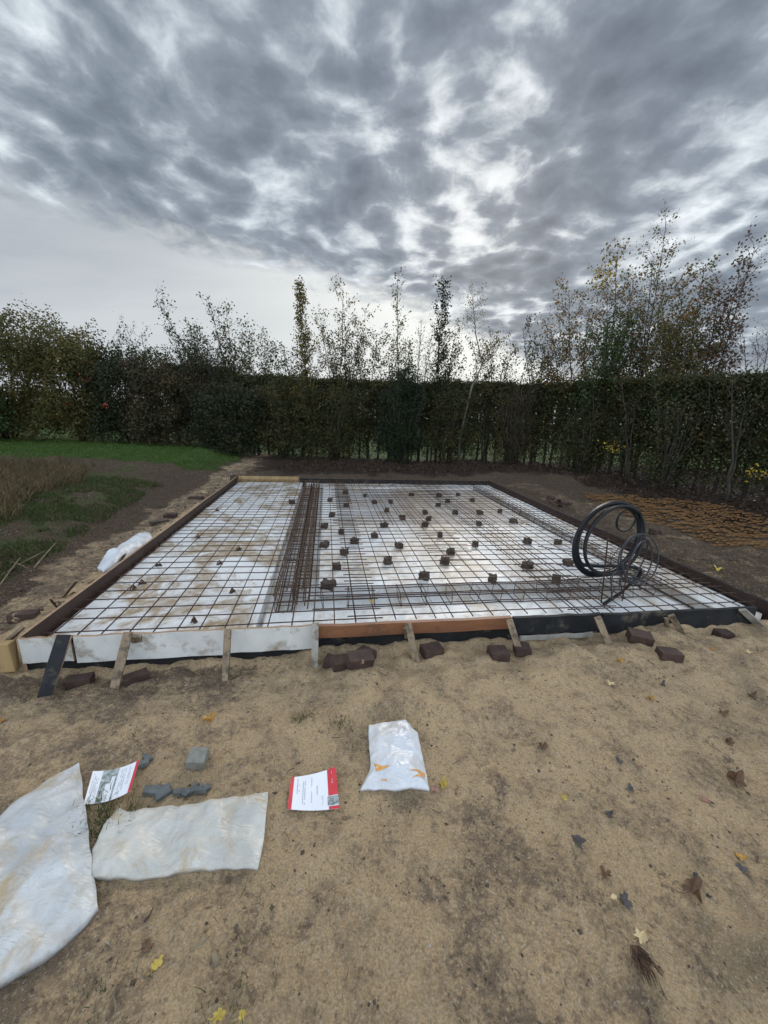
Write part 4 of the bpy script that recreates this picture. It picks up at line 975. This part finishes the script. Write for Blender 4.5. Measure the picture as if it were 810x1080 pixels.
for i, (q, an) in enumerate(pos):
    sc_ = random.uniform(.985, 1.02); loc = (q.x + random.uniform(-.05, .05), q.y + random.uniform(-.06, .06), height(q.x, q.y) if q.y < 14 else 0)
    rz = random.choice([0, PI]) + an + random.uniform(-.3, .3)
    if i < 5: r = variants[i]; r.location = loc; r.rotation_euler = (0, 0, rz)
    else: r = copy_thing(variants[random.randrange(5)], loc, rz, (1, 1, sc_))
    tag(r, 'clipped hedge plant with dark stem standing in the long trimmed hedge', 'hedge plant', 'hedge plants forming the trimmed hedge')

def bush(x, y, w, d, H, mt, n, label, size=.06, spiky=0., seed=0, stems=9, berries=0, name='bush', base=.0, top_noise=.6):
    root = empty(name, (x, y, height(x, y))); rs = random.Random(seed + 5); mb = MB()
    for k in range(stems):
        a = rs.uniform(0, 6.28); r = rs.uniform(.1, .9); tx, ty = math.cos(a) * r * w / 2, math.sin(a) * r * d / 2; tz = H * rs.uniform(.7, 1.0) * (1.05 - .3 * r)
        mb.tube([(tx * .15, ty * .15, -.05), (tx * .5, ty * .5, tz * .4), (tx * .85 + rs.uniform(-.1, .1), ty * .9, tz * .75), (tx, ty, tz)], [.035, .022, .012, .004], 5)
        for j in range(6):
            u_ = rs.uniform(.3, .9); q = Vector((tx * u_, ty * u_, tz * u_)); aa = rs.uniform(0, 6.28); L = rs.uniform(.3, .7) * (1 + spiky)
            mb.tube([q, q + Vector((math.cos(aa) * L * .4, math.sin(aa) * L * .4, L * .5)), q + Vector((math.cos(aa) * L * .55, math.sin(aa) * L * .55, L))], [.008, .005, .002], 4)
    mb.build('stems', M['bark'], root, True)
    P = []; K = []; n = int(n * 1.9)
    pts = rng.normal(size=(int(n * 2.2), 3)); pts /= np.linalg.norm(pts, axis=1)[:, None]; rad = rng.uniform(.15, 1, len(pts)) ** .45
    for v_, r in zip(pts, rad):
        lump = 1 + top_noise * noise.noise(Vector((v_[0] * 2.2 + seed, v_[1] * 2.2, v_[2] * 2.2 + seed))) + .22 * noise.noise(Vector((v_[0] * 6, v_[1] * 6 + seed, v_[2] * 6)))
        q = (v_[0] * w / 2 * r * lump, v_[1] * d / 2 * r * lump, H * .47 + np.sign(v_[2]) * abs(v_[2]) ** .75 * H * .5 * r * lump)
        if q[2] < base: continue
        k = noise.noise(Vector((q[0] * 2.1 + seed, q[1] * 2.1, q[2] * 2.1)))
        if k < -.38 + rng.uniform(-.15, .1): continue
        P.append(q); K.append(k)
        if len(P) >= n: break
    P = np.array(P); K = np.array(K)
    leaves('foliage', P, size * 1.15, M[mt], root, rnd=np.clip(rng.uniform(0, .8, len(P)) + K * .5 + .1, 0, 1))
    if berries:
        B = P[rng.choice(len(P), 60)]; cs = B[(B[:, 1] < 0) & (B[:, 2] > H * .35)][:berries]
        Q = np.concatenate([c_ + rng.normal(size=(14, 3)) * .06 + np.array([0, -.12, 0]) for c_ in cs]); leaves('red_leaves', Q, .06, M['leaf_red'], root)
    tag(root, label, 'bush', 'bushes behind the lawn and slab'); return root
bush(-13.2, 13.2, 3.4, 2.8, 4.3, 'leaf_olive', 15000, 'tall yellowish green bush at the far left', .075, seed=1)
bush(-13.0, 11.6, 2.6, 2.2, 2.0, 'leaf_green', 7000, 'low pale green bush at the left edge before the taller ones', .07, seed=12)
bush(-10.9, 13.5, 3.2, 2.6, 3.9, 'leaf_olive', 15000, 'tall mid green bush second from the far left', .075, seed=2)
bush(-9.2, 13.6, 2.8, 2.4, 3.4, 'leaf_dark', 13000, 'dark bush with red autumn leaves near its top', .07, seed=3, berries=7)
bush(-7.7, 13.3, 2.6, 2.3, 3.0, 'leaf_mix', 11000, 'brownish bush between the red flecked bush and the twiggy ones', .065, seed=4)
bush(-6.3, 13.6, 2.3, 2.0, 3.5, 'leaf_dark', 10000, 'dark twiggy bush rising above the hedge line on the left', .055, 1.0, seed=5, stems=26)
bush(-5.2, 12.9, 2.5, 2.0, 2.5, 'leaf_dark', 11000, 'low dark evergreen bush at the right end of the lawn', .06, seed=6)
bush(-3.5, 13.1, 2.4, 1.7, 2.7, 'leaf_hedge', 10000, 'dark green bush behind the yellow wooden board', .06, seed=7)
bush(-1.8, 13.2, 2.3, 1.5, 2.6, 'leaf_hedge', 8500, 'olive bush left of the dark broom', .055, seed=8)
bush(.45, 12.9, 1.5, 1.3, 3.2, 'leaf_broom', 17000, 'fine leaved dark green broom in the middle of the hedge', .05, .3, seed=9, name='broom', stems=20)
bush(2.2, 13.2, 1.9, 1.2, 2.6, 'leaf_hedge', 6500, 'loose green bush between the broom and the pale leaning trunk', .055, seed=10)
bush(4.3, 13.0, 1.6, 1.1, 2.5, 'leaf_mix', 5500, 'brown twiggy bush right of the pale leaning trunk', .045, .6, seed=11, stems=24)
bush(6.0, 11.6, 1.6, 1.0, 1.9, 'leaf_hedge', 3200, 'thin low shrub before the bend of the hedge', .055, seed=14)
bush(7.0, 9.4, 1.3, .9, 2.2, 'leaf_hedge', 1300, 'loose green sapling clump before the right hand hedge', .055, seed=15)

# ------------------------------------------------------------------ trees
TREES = []
def tree(x, y, tips, mt, label, bark='bark', nb=9, bl=.9, leafn=26, size=.055, r0=.035, up=.9, seed=0, twl=.35, bright=0, first=.35, lean0=None, spread=.06, zoff=0, name='tree'):
    """tips: list of stem tops (x,y,z world)"""
    nb = int(nb * 1.5); leafn = int(leafn * 1.85) if leafn > 4 else leafn; spread *= 1.0; size *= 1.15; tips = [(a_, b_, c_ * .965) for a_, b_, c_ in tips]; r0 *= .8
    root = empty(name, (x, y, zoff if zoff else (height(x, y) if y < 14 else 0))); rs = random.Random(seed * 13 + 3); mb = MB(); LP = []
    for (tx, ty, tz) in tips:
        tip = Vector((tx - x, ty - y, tz)); n = 9; pts = []
        for i in range(n + 1):
            u_ = i / n; bend = math.sin(u_ * PI) * (.10 if lean0 is None else lean0)
            pts.append(Vector((tip.x * u_ ** 1.25 + bend * rs.uniform(-.5, .5), tip.y * u_ + bend * rs.uniform(-.3, .3), tip.z * u_ - (.1 if i == 0 else 0))))
        mb.tube(pts, [r0 * (1 - .9 * i / n) + .002 for i in range(n + 1)], 6)
        Ht = tip.length
        for k in range(nb):
            u_ = first + (1 - first) * (k + rs.random()) / nb; fi = min(n - 1, int(u_ * n)); q = pts[fi].lerp(pts[fi + 1], u_ * n - fi)
            aa = rs.uniform(0, 6.28); L = bl * (1.25 - .9 * u_) * rs.uniform(.6, 1.3) + .10
            dirv = Vector((math.cos(aa), math.sin(aa) * .8, up * rs.uniform(.7, 1.4))).normalized(); e = q + dirv * L; midp = q + dirv * L * .5 + Vector((rs.uniform(-.05, .05), 0, rs.uniform(-.04, .06)))
            mb.tube([q, midp, e], [r0 * .33 * (1.2 - u_) + .003, r0 * .2 * (1.2 - u_) + .002, .0015], 4)
            nt = max(3, int(L / .10))
            for j in range(nt):
                w_ = .25 + .75 * (j + rs.random()) / nt; q2 = q.lerp(midp, w_ * 2) if w_ < .5 else midp.lerp(e, w_ * 2 - 1)
                d2 = (dirv + Vector((rs.uniform(-1, 1), rs.uniform(-1, 1), rs.uniform(-.2, .9)))).normalized(); L2 = twl * rs.uniform(.4, 1.1); e2 = q2 + d2 * L2
                mb.tube([q2, q2.lerp(e2, .5) + Vector((0, 0, .01)), e2], [.003, .002, .001], 3, cap=False)
                for _ in range(leafn // max(1, nt) + 1 if leafn < 8 else max(2, leafn // 4)):
                    LP.append(q2.lerp(e2, rs.uniform(.15, 1.05)) + Vector([rs.gauss(0, spread) for _ in range(3)]))
        for _ in range(leafn * 2):
            u_ = rs.uniform(max(first, .4), 1); fi = min(n - 1, int(u_ * n)); LP.append(pts[fi].lerp(pts[fi + 1], u_ * n - fi) + Vector([rs.gauss(0, .05) for _ in range(3)]))
    mb.build('trunk', M[bark], root, True)
    LP = np.array([tuple(q) for q in LP]); leaves('crown', LP, size, M[mt], root, aspect=.75)
    if bright: 
        c_ = LP[rng.integers(len(LP))]; Q = LP[np.argsort(np.linalg.norm(LP - c_, axis=1))[:bright]]; leaves('yellow_leaves', Q + rng.normal(size=Q.shape) * .02, size * 1.15, M['leaf_bright'], root)
    return tag(root, label, 'tree', 'slender trees rising above the hedge')
T = lambda px, py, Y: AT(px, py, Y)
for k_, (xs_, y_, mt_, lab_) in enumerate([([(300, 372), (318, 360), (336, 378)], 13.7, 'leaf_hedge', 'bushy regrowth at the foot of the columnar tree'), ([(345, 350), (365, 345), (382, 358)], 13.7, 'leaf_dark', 'bushy dark regrowth below the airy tree'), ([(398, 372), (415, 360), (432, 368)], 13.6, 'leaf_olive', 'olive regrowth around the slim centre tree'),
        ([(462, 362), (480, 350), (478, 372)], 13.5, 'leaf_hedge', 'bushy regrowth left of the pale crooked trunk'), ([(500, 372), (520, 362), (540, 374)], 13.6, 'leaf_olive', 'low twiggy regrowth right of the pale crooked trunk'), ([(185, 366), (205, 358), (225, 372)], 13.7, 'leaf_dark', 'dark twiggy regrowth left of the upright sparse tree'), ([(248, 372), (262, 362), (280, 380)], 13.6, 'leaf_hedge', 'low regrowth right of the upright sparse tree'), ([(560, 380), (575, 370), (592, 372)], 13.4, 'leaf_hedge', 'low regrowth at the bend of the hedge'),
        ([(640, 345), (655, 335), (672, 345), (625, 355)], 11.6, 'leaf_green', 'dense green growth above the hedge on the right'), ([(715, 350), (735, 345), (752, 352), (700, 340)], 10.6, 'leaf_olive', 'dense olive growth above the hedge further right')]):
    pp = [AT(a_, b_, y_) for a_, b_ in xs_]; TREES.append((sum(p[0] for p in pp) / len(pp), y_, pp, mt_, lab_, k_))
for x_, y_, pp, mt_, lab_, k_ in TREES: tree(x_, y_, pp, mt_, lab_, nb=15, bl=.75, leafn=15, size=.058, seed=40 + k_, up=1.1, first=.4, name='shrub')
tree(-2.7, 13.6, [T(315, 300, 13.6)], 'leaf_yellowish', 'narrow columnar tree with yellowish leaves left of centre', nb=42, bl=.42, leafn=34, size=.06, seed=1, twl=.2, up=1.6, first=.2, spread=.05)
tree(-3.4, 13.8, [T(272, 352, 13.6), T(290, 372, 13.7)], 'leaf_hedge', 'low spreading tree left of the columnar one', nb=14, bl=.7, leafn=16, size=.06, seed=21)
tree(-1.7, 13.6, [T(362, 302, 13.6), T(338, 335, 13.8), T(385, 335, 13.5)], 'leaf_autumn', 'airy tree with scattered small leaves right of the columnar one', nb=16, bl=.8, leafn=14, size=.055, seed=2)
tree(-.7, 13.8, [T(398, 350, 13.6), T(376, 362, 13.6)], 'leaf_hedge', 'short leafy tree left of the slim centre tree', nb=15, bl=.7, leafn=18, size=.055, seed=3)
tree(.4, 13.7, [T(419, 292, 13.6)], 'leaf_yellowish', 'very slim centre tree with a bare whip tip', nb=24, bl=.55, leafn=12, size=.055, seed=4, up=1.8, first=.2, spread=.04)
tree(.9, 13.7, [T(444, 345, 13.6), T(455, 362, 13.6)], 'leaf_dark', 'twiggy dark tree just right of the slim centre tree', nb=22, bl=.5, leafn=8, size=.04, seed=5, up=2)
tree(1.6, 13.5, [T(469, 299, 13.4)], 'leaf_dark', 'narrow dark leaved tree left of the pale leaning trunk', nb=34, bl=.5, leafn=26, size=.06, seed=6, up=1.5, first=.25, spread=.045)
# pale leaning multi-bend trunk
bx, by = G(484, 490)
root = empty('tree', (bx, 13.0, height(bx, 13.0))); bx2 = AT(484, 487, 13.0)[0]; root.location.x = bx2
mb = MB(); P0 = [Vector(AT(px, py, 13.0)) - Vector((bx2, 13.0, 0)) for px, py in [(484, 489), (484, 470), (491, 440), (497, 415), (508, 392), (501, 360), (499, 335), (497, 320)]]
P0[0].z = -.05; mb.tube(P0, [.045, .04, .034, .03, .024, .016, .008, .003], 6); P1 = [P0[4], P0[4] + Vector((.35, .1, .3)), P0[4] + Vector((.6, .2, .75))]; mb.tube(P1, [.018, .012, .003], 5)
LP = []; rs = random.Random(77)
for k in range(34):
    i = rs.choice([4, 5, 5, 6, 6]); q = P0[i].lerp(P0[i + 1], rs.random()) if i < 7 else P0[i]; a = rs.uniform(0, 6.28); L = rs.uniform(.3, .75); d_ = Vector((math.cos(a), math.sin(a) * .7, rs.uniform(.5, 1.3))).normalized()
    mb.tube([q, q + d_ * L * .5, q + d_ * L + Vector((0, 0, -.03))], [.006, .004, .001], 4)
    for _ in range(12): LP.append(q + d_ * L * rs.uniform(.5, 1.05) + Vector([rs.gauss(0, .07) for _ in range(3)]))
for k in range(26):
    q = P1[0].lerp(P1[2], rs.random()); a = rs.uniform(0, 6.28); L = rs.uniform(.2, .5); d_ = Vector((math.cos(a), math.sin(a), 1)).normalized(); mb.tube([q, q + d_ * L], [.004, .001], 4)
    for _ in range(14): LP.append(q + d_ * L * rs.uniform(.3, 1.05) + Vector([rs.gauss(0, .07) for _ in range(3)]))
mb.build('trunk', M['bark_pale'], root, True); leaves('crown', np.array([tuple(q) for q in LP]), .05, M['leaf_yellowish'], root)
tag(root, 'pale crooked trunk leaning before the hedge with a thin open crown', 'tree', 'slender trees rising above the hedge')
tree(3.6, 14.0, [T(522, 352, 13.9), T(535, 368, 13.9)], 'leaf_olive', 'small olive tree right of the pale crooked trunk', nb=12, bl=.6, leafn=14, size=.05, seed=8)
tree(5.6, 14.2, [T(552, 340, 14.2), T(585, 355, 14.0)], 'leaf_hedge', 'small tree arching left at the bend of the hedge', nb=16, bl=.8, leafn=15, size=.06, seed=9)
tree(6.2, 12.8, [T(600, 308, 12.8), T(580, 345, 12.8), T(622, 325, 12.6)], 'leaf_autumn', 'leafy tree at the left of the right hand group', nb=18, bl=1.0, leafn=16, size=.06, seed=10)
tree(7.0, 12.3, [T(652, 262, 12.2), T(640, 300, 12.4), T(668, 300, 12.0)], 'leaf_autumn', 'tall tree with a cluster of bright yellow leaves', nb=18, bl=.95, leafn=15, size=.06, seed=11, bright=190)
tree(7.6, 11.8, [T(703, 232, 11.6), T(690, 270, 11.8), T(680, 330, 11.6)], 'leaf_autumn', 'tallest tree of the right hand group, thin reddish crown', nb=18, bl=.85, leafn=14, size=.055, seed=12, up=1.2)
tree(8.2, 11.0, [T(742, 288, 10.8), T(720, 300, 11.0), T(735, 330, 11.0), T(705, 345, 11.0)], 'leaf_autumn', 'broad tree with brown leaves between the tallest and the rightmost', nb=16, bl=.95, leafn=18, size=.06, seed=13)
tree(8.4, 10.6, [T(797, 258, 10.2), T(780, 290, 10.2), T(760, 310, 10.4)], 'leaf_brown', 'rightmost tree leaning to the right with brown leaf tips', nb=20, bl=.75, leafn=14, size=.055, seed=14, up=1.3)
tree(8.0, 12.2, [T(655, 350, 12.0), T(690, 360, 12.0), T(720, 362, 12.0), T(630, 362, 12.0)], 'leaf_green', 'low green tree filling the gap above the right hand hedge', nb=16, bl=.8, leafn=22, size=.065, seed=15)
tree(9.6, 10.0, [T(785, 355, 9.8), T(800, 362, 9.8), T(812, 350, 9.8)], 'leaf_brown', 'nearly bare low tree at the right edge', nb=13, bl=.6, leafn=2, size=.04, seed=16)
tree(-5.8, 13.8, [T(165, 318, 13.7), T(200, 352, 13.8)], 'leaf_hedge', 'tree with one long branch reaching far left', nb=18, bl=.4, leafn=12, size=.065, seed=17)
tree(-5.3, 14.0, [T(238, 322, 13.9), T(222, 318, 14.0), T(255, 345, 13.9)], 'leaf_hedge', 'upright sparse tree left of the spreading one', nb=15, bl=.7, leafn=13, size=.065, seed=18)
tree(-8.4, 14.2, [T(132, 338, 14.2), T(148, 345, 14.2), T(118, 350, 14.2)], 'leaf_dark', 'thin bare topped tree above the dark twiggy bush', nb=12, bl=.6, leafn=8, size=.06, seed=19)
tree(-10.6, 14.2, [T(48, 340, 14.2), T(62, 348, 14.2), T(75, 352, 14.2)], 'leaf_brown', 'thin brownish tree above the left bushes', nb=14, bl=.6, leafn=12, size=.065, seed=20)
# saplings before the right hedge
for (px, py, tx, ty, Y, mt, lab, n_) in [(693, 519, 690, 400, 9.6, 'leaf_green', 'forked sapling stem before the right hand hedge', 7), (765, 533, 772, 400, 8.2, 'leaf_hedge', 'dark sapling stem nearest the camera before the hedge', 6), (740, 524, 748, 395, 9.0, 'leaf_hedge', 'straight sapling left of the nearest one', 6), (660, 512, 655, 400, 10.4, 'leaf_hedge', 'thick dark stem left of the forked sapling', 6)]:
    x, y = G(px, py); o = tree(x, y, [AT(tx, ty, y), AT(tx + 14, ty + 25, y)], mt, lab, nb=n_, bl=.5, leafn=8, size=.055, seed=px, r0=.04, name='sapling', bright=0)
for (px, py, Y, lab) in [(645, 472, 10.0, 'yellow leaf spray low in the hedge left'), (797, 500, 7.6, 'yellow leaf spray low at the right edge')]:
    p = AT(px, py, Y); mb = MB(); root = empty('leaf_spray', (p[0], p[1], height(p[0], p[1]))); Q = np.array([0, 0, p[2] - height(p[0], p[1])]) + rng.normal(size=(46, 3)) * np.array([.16, .05, .06])
    mb.tube([(0, .1, -.03), (.02, .05, .3), (0, 0, p[2] - .1)], [.008, .006, .003], 5)
    for q in Q[::3]: mb.tube([(0, 0, p[2] - .15), tuple(q)], [.003, .001], 3)
    mb.build('stem', M['bark'], root); leaves('leaf', Q, .07, M['leaf_bright'], root); tag(root, lab, 'shoot')

# ------------------------------------------------------------------ sky and sun
SUN = Vector(ray(520, 235)).normalized()
el = math.asin(SUN.z); az = math.atan2(SUN.x, SUN.y)
w = bpy.data.worlds.new('World'); w.cycles.sampling_method = 'MANUAL'; w.cycles.sample_map_resolution = 256; sc.world = w; w.use_nodes = True; t = NT(w.node_tree); bg = w.node_tree.nodes['Background']
sky = t.new('ShaderNodeTexSky'); sky.sky_type = 'NISHITA'; sky.sun_disc = False; sky.sun_elevation = el; sky.sun_rotation = az; sky.air_density = 1.2; sky.dust_density = 2
dirv = t.new('ShaderNodeTexCoord').outputs['Generated']
sx = t.new('ShaderNodeSeparateXYZ'); t.l.new(dirv, sx.inputs[0]); zc = t.math('MAXIMUM', sx.outputs[2], .03)
X = t.math('DIVIDE', sx.outputs[0], zc); Y = t.math('DIVIDE', sx.outputs[1], zc)
cb = t.new('ShaderNodeCombineXYZ'); t.put(cb.inputs[0], X); t.put(cb.inputs[1], Y); Pn = cb.outputs[0]
zs = t.math('ADD', t.math('MAXIMUM', sx.outputs[2], 0), .13)
cb2 = t.new('ShaderNodeCombineXYZ'); t.put(cb2.inputs[0], t.math('DIVIDE', sx.outputs[0], zs)); t.put(cb2.inputs[1], t.math('MULTIPLY', t.math('DIVIDE', sx.outputs[1], zs), .95)); Pq = cb2.outputs[0]
wn = t.noise(Pq, 2.2, 3, .5, 0, 'Color'); wv = t.new('ShaderNodeVectorMath', operation='MULTIPLY_ADD'); t.put(wv.inputs[0], wn); wv.inputs[1].default_value = (.22, .22, 0); t.put(wv.inputs[2], Pq); Pw = wv.outputs[0]
nA = t.noise(Pw, 2.0, 2, .5); nB = t.noise(Pw, 8.0, 4, .58); nC = t.noise(Pw, 19, 4, .6)
vo = t.new('ShaderNodeTexVoronoi', feature='F1'); t.put(vo.inputs['Vector'], Pw); vo.inputs['Scale'].default_value = 8.5; vo.inputs['Detail'].default_value = 0
puff = t.math('SUBTRACT', 1.06, t.math('MULTIPLY', vo.outputs['Distance'], .8))
dens = t.math('ADD', t.math('ADD', t.math('MULTIPLY', nA, .42), t.math('MULTIPLY', puff, .20)), t.math('ADD', t.math('MULTIPLY', nB, .26), t.math('MULTIPLY', nC, .12)))
def blob(x, y, rx, ry, k):
    a = t.math('DIVIDE', t.math('SUBTRACT', X, x), rx); b_ = t.math('DIVIDE', t.math('SUBTRACT', Y, y), ry)
    r2 = t.math('ADD', t.math('MULTIPLY', a, a), t.math('MULTIPLY', b_, b_)); return t.math('MULTIPLY', t.math('EXPONENT', t.math('MULTIPLY', r2, -1)), k)
for bl_ in [(-.50, 1.47, .15, .15, .10), (-.22, 2.0, .20, .17, .10), (.75, 1.40, .26, .45, .08), (-1.0, 1.9, .5, .2, .02), (.9, 3.0, .5, .5, .05), (.1, 1.3, .2, .2, .04), (.12, 1.55, .10, .25, -.04), (.55, 1.95, .3, .35, -.04), (1.25, 1.75, .12, .3, -.07), (-.1, 2.5, .35, .2, -.05), (-.95, 1.3, .45, .35, -.05)]:
    dens = t.math('ADD', dens, blob(*bl_))
cloud = t.ramp(dens, [(.39, (.80, .87, .92)), (.44, (.58, .645, .70)), (.485, (.40, .455, .515)), (.53, (.275, .32, .38)), (.60, (.20, .238, .29)), (.70, (.145, .175, .22))])
# brightness around the veiled sun
dt = t.new('ShaderNodeVectorMath', operation='DOT_PRODUCT'); t.put(dt.inputs[0], dirv); dt.inputs[1].default_value = SUN
glow = t.math('POWER', t.math('MAXIMUM', dt.outputs['Value'], 0), 26)
thin = t.smooth(dens, .54, .42)
cloud = t.mix(t.math('MULTIPLY', t.math('MULTIPLY', glow, thin), .6, clamp=True), cloud, (1.0, 1.02, 1.02))
# smooth veil of the lower left sky
edge = t.math('ADD', t.math('ADD', t.math('MULTIPLY', X, -.6), t.math('MULTIPLY', Y, .8)), t.math('MULTIPLY', t.math('SUBTRACT', nB, .5), 1.3))
edge = t.math('SUBTRACT', edge, t.math('MULTIPLY', t.math('MAXIMUM', X, 0), .45)); veil_m = t.smooth(edge, 2.45, 3.2)
low = t.smooth(sx.outputs[2], .02, .30)
st_ = t.new('ShaderNodeMapping'); t.put(st_.inputs[0], Pw); st_.inputs['Rotation'].default_value = (0, 0, .64); st_.inputs['Scale'].default_value = (.5, 1.4, 1)
vn = t.smooth(t.noise(st_.outputs[0], .7, 5, .55), .35, .68)
veil = t.mix(low, (.52, .57, .62), (.33, .375, .435)); veil = t.mix(t.math('MULTIPLY', vn, .65), veil, (.60, .63, .66))
veil = t.mix(t.math('MULTIPLY', t.math('POWER', t.math('MAXIMUM', dt.outputs['Value'], 0), 5), .95, clamp=True), veil, (.98, 1.0, .96))
c_ = t.mix(veil_m, cloud, veil)
c_ = t.mix(t.smooth(sx.outputs[2], .16, .03, 0, .8), c_, veil)
mul = c_
# brighter deck overhead and behind the camera
beh = t.smooth(sx.outputs[1], .35, -.4, 1, 3.7)
sc2 = t.new('ShaderNodeVectorMath', operation='SCALE'); t.put(sc2.inputs[0], mul); t.put(sc2.inputs['Scale'], beh)
skys = t.new('ShaderNodeVectorMath', operation='SCALE'); t.put(skys.inputs[0], sky.outputs[0]); skys.inputs['Scale'].default_value = .0015 / .1
cl = t.new('ShaderNodeVectorMath', operation='SCALE'); t.put(cl.inputs[0], sc2.outputs[0]); cl.inputs['Scale'].default_value = .80 / .1
sm = t.new('ShaderNodeVectorMath', operation='ADD'); t.put(sm.inputs[0], skys.outputs[0]); t.put(sm.inputs[1], cl.outputs[0])
t.l.new(sm.outputs[0], bg.inputs[0]); bg.inputs[1].default_value = .1
sl = bpy.data.lights.new('sun', 'SUN'); so = bpy.data.objects.new('sun', sl); C.objects.link(so); sl.energy = 1.5; sl.angle = math.radians(16); sl.color = (1, .96, .9)
so.rotation_euler = (-SUN).to_track_quat('-Z', 'Y').to_euler(); so.location = SUN * 50
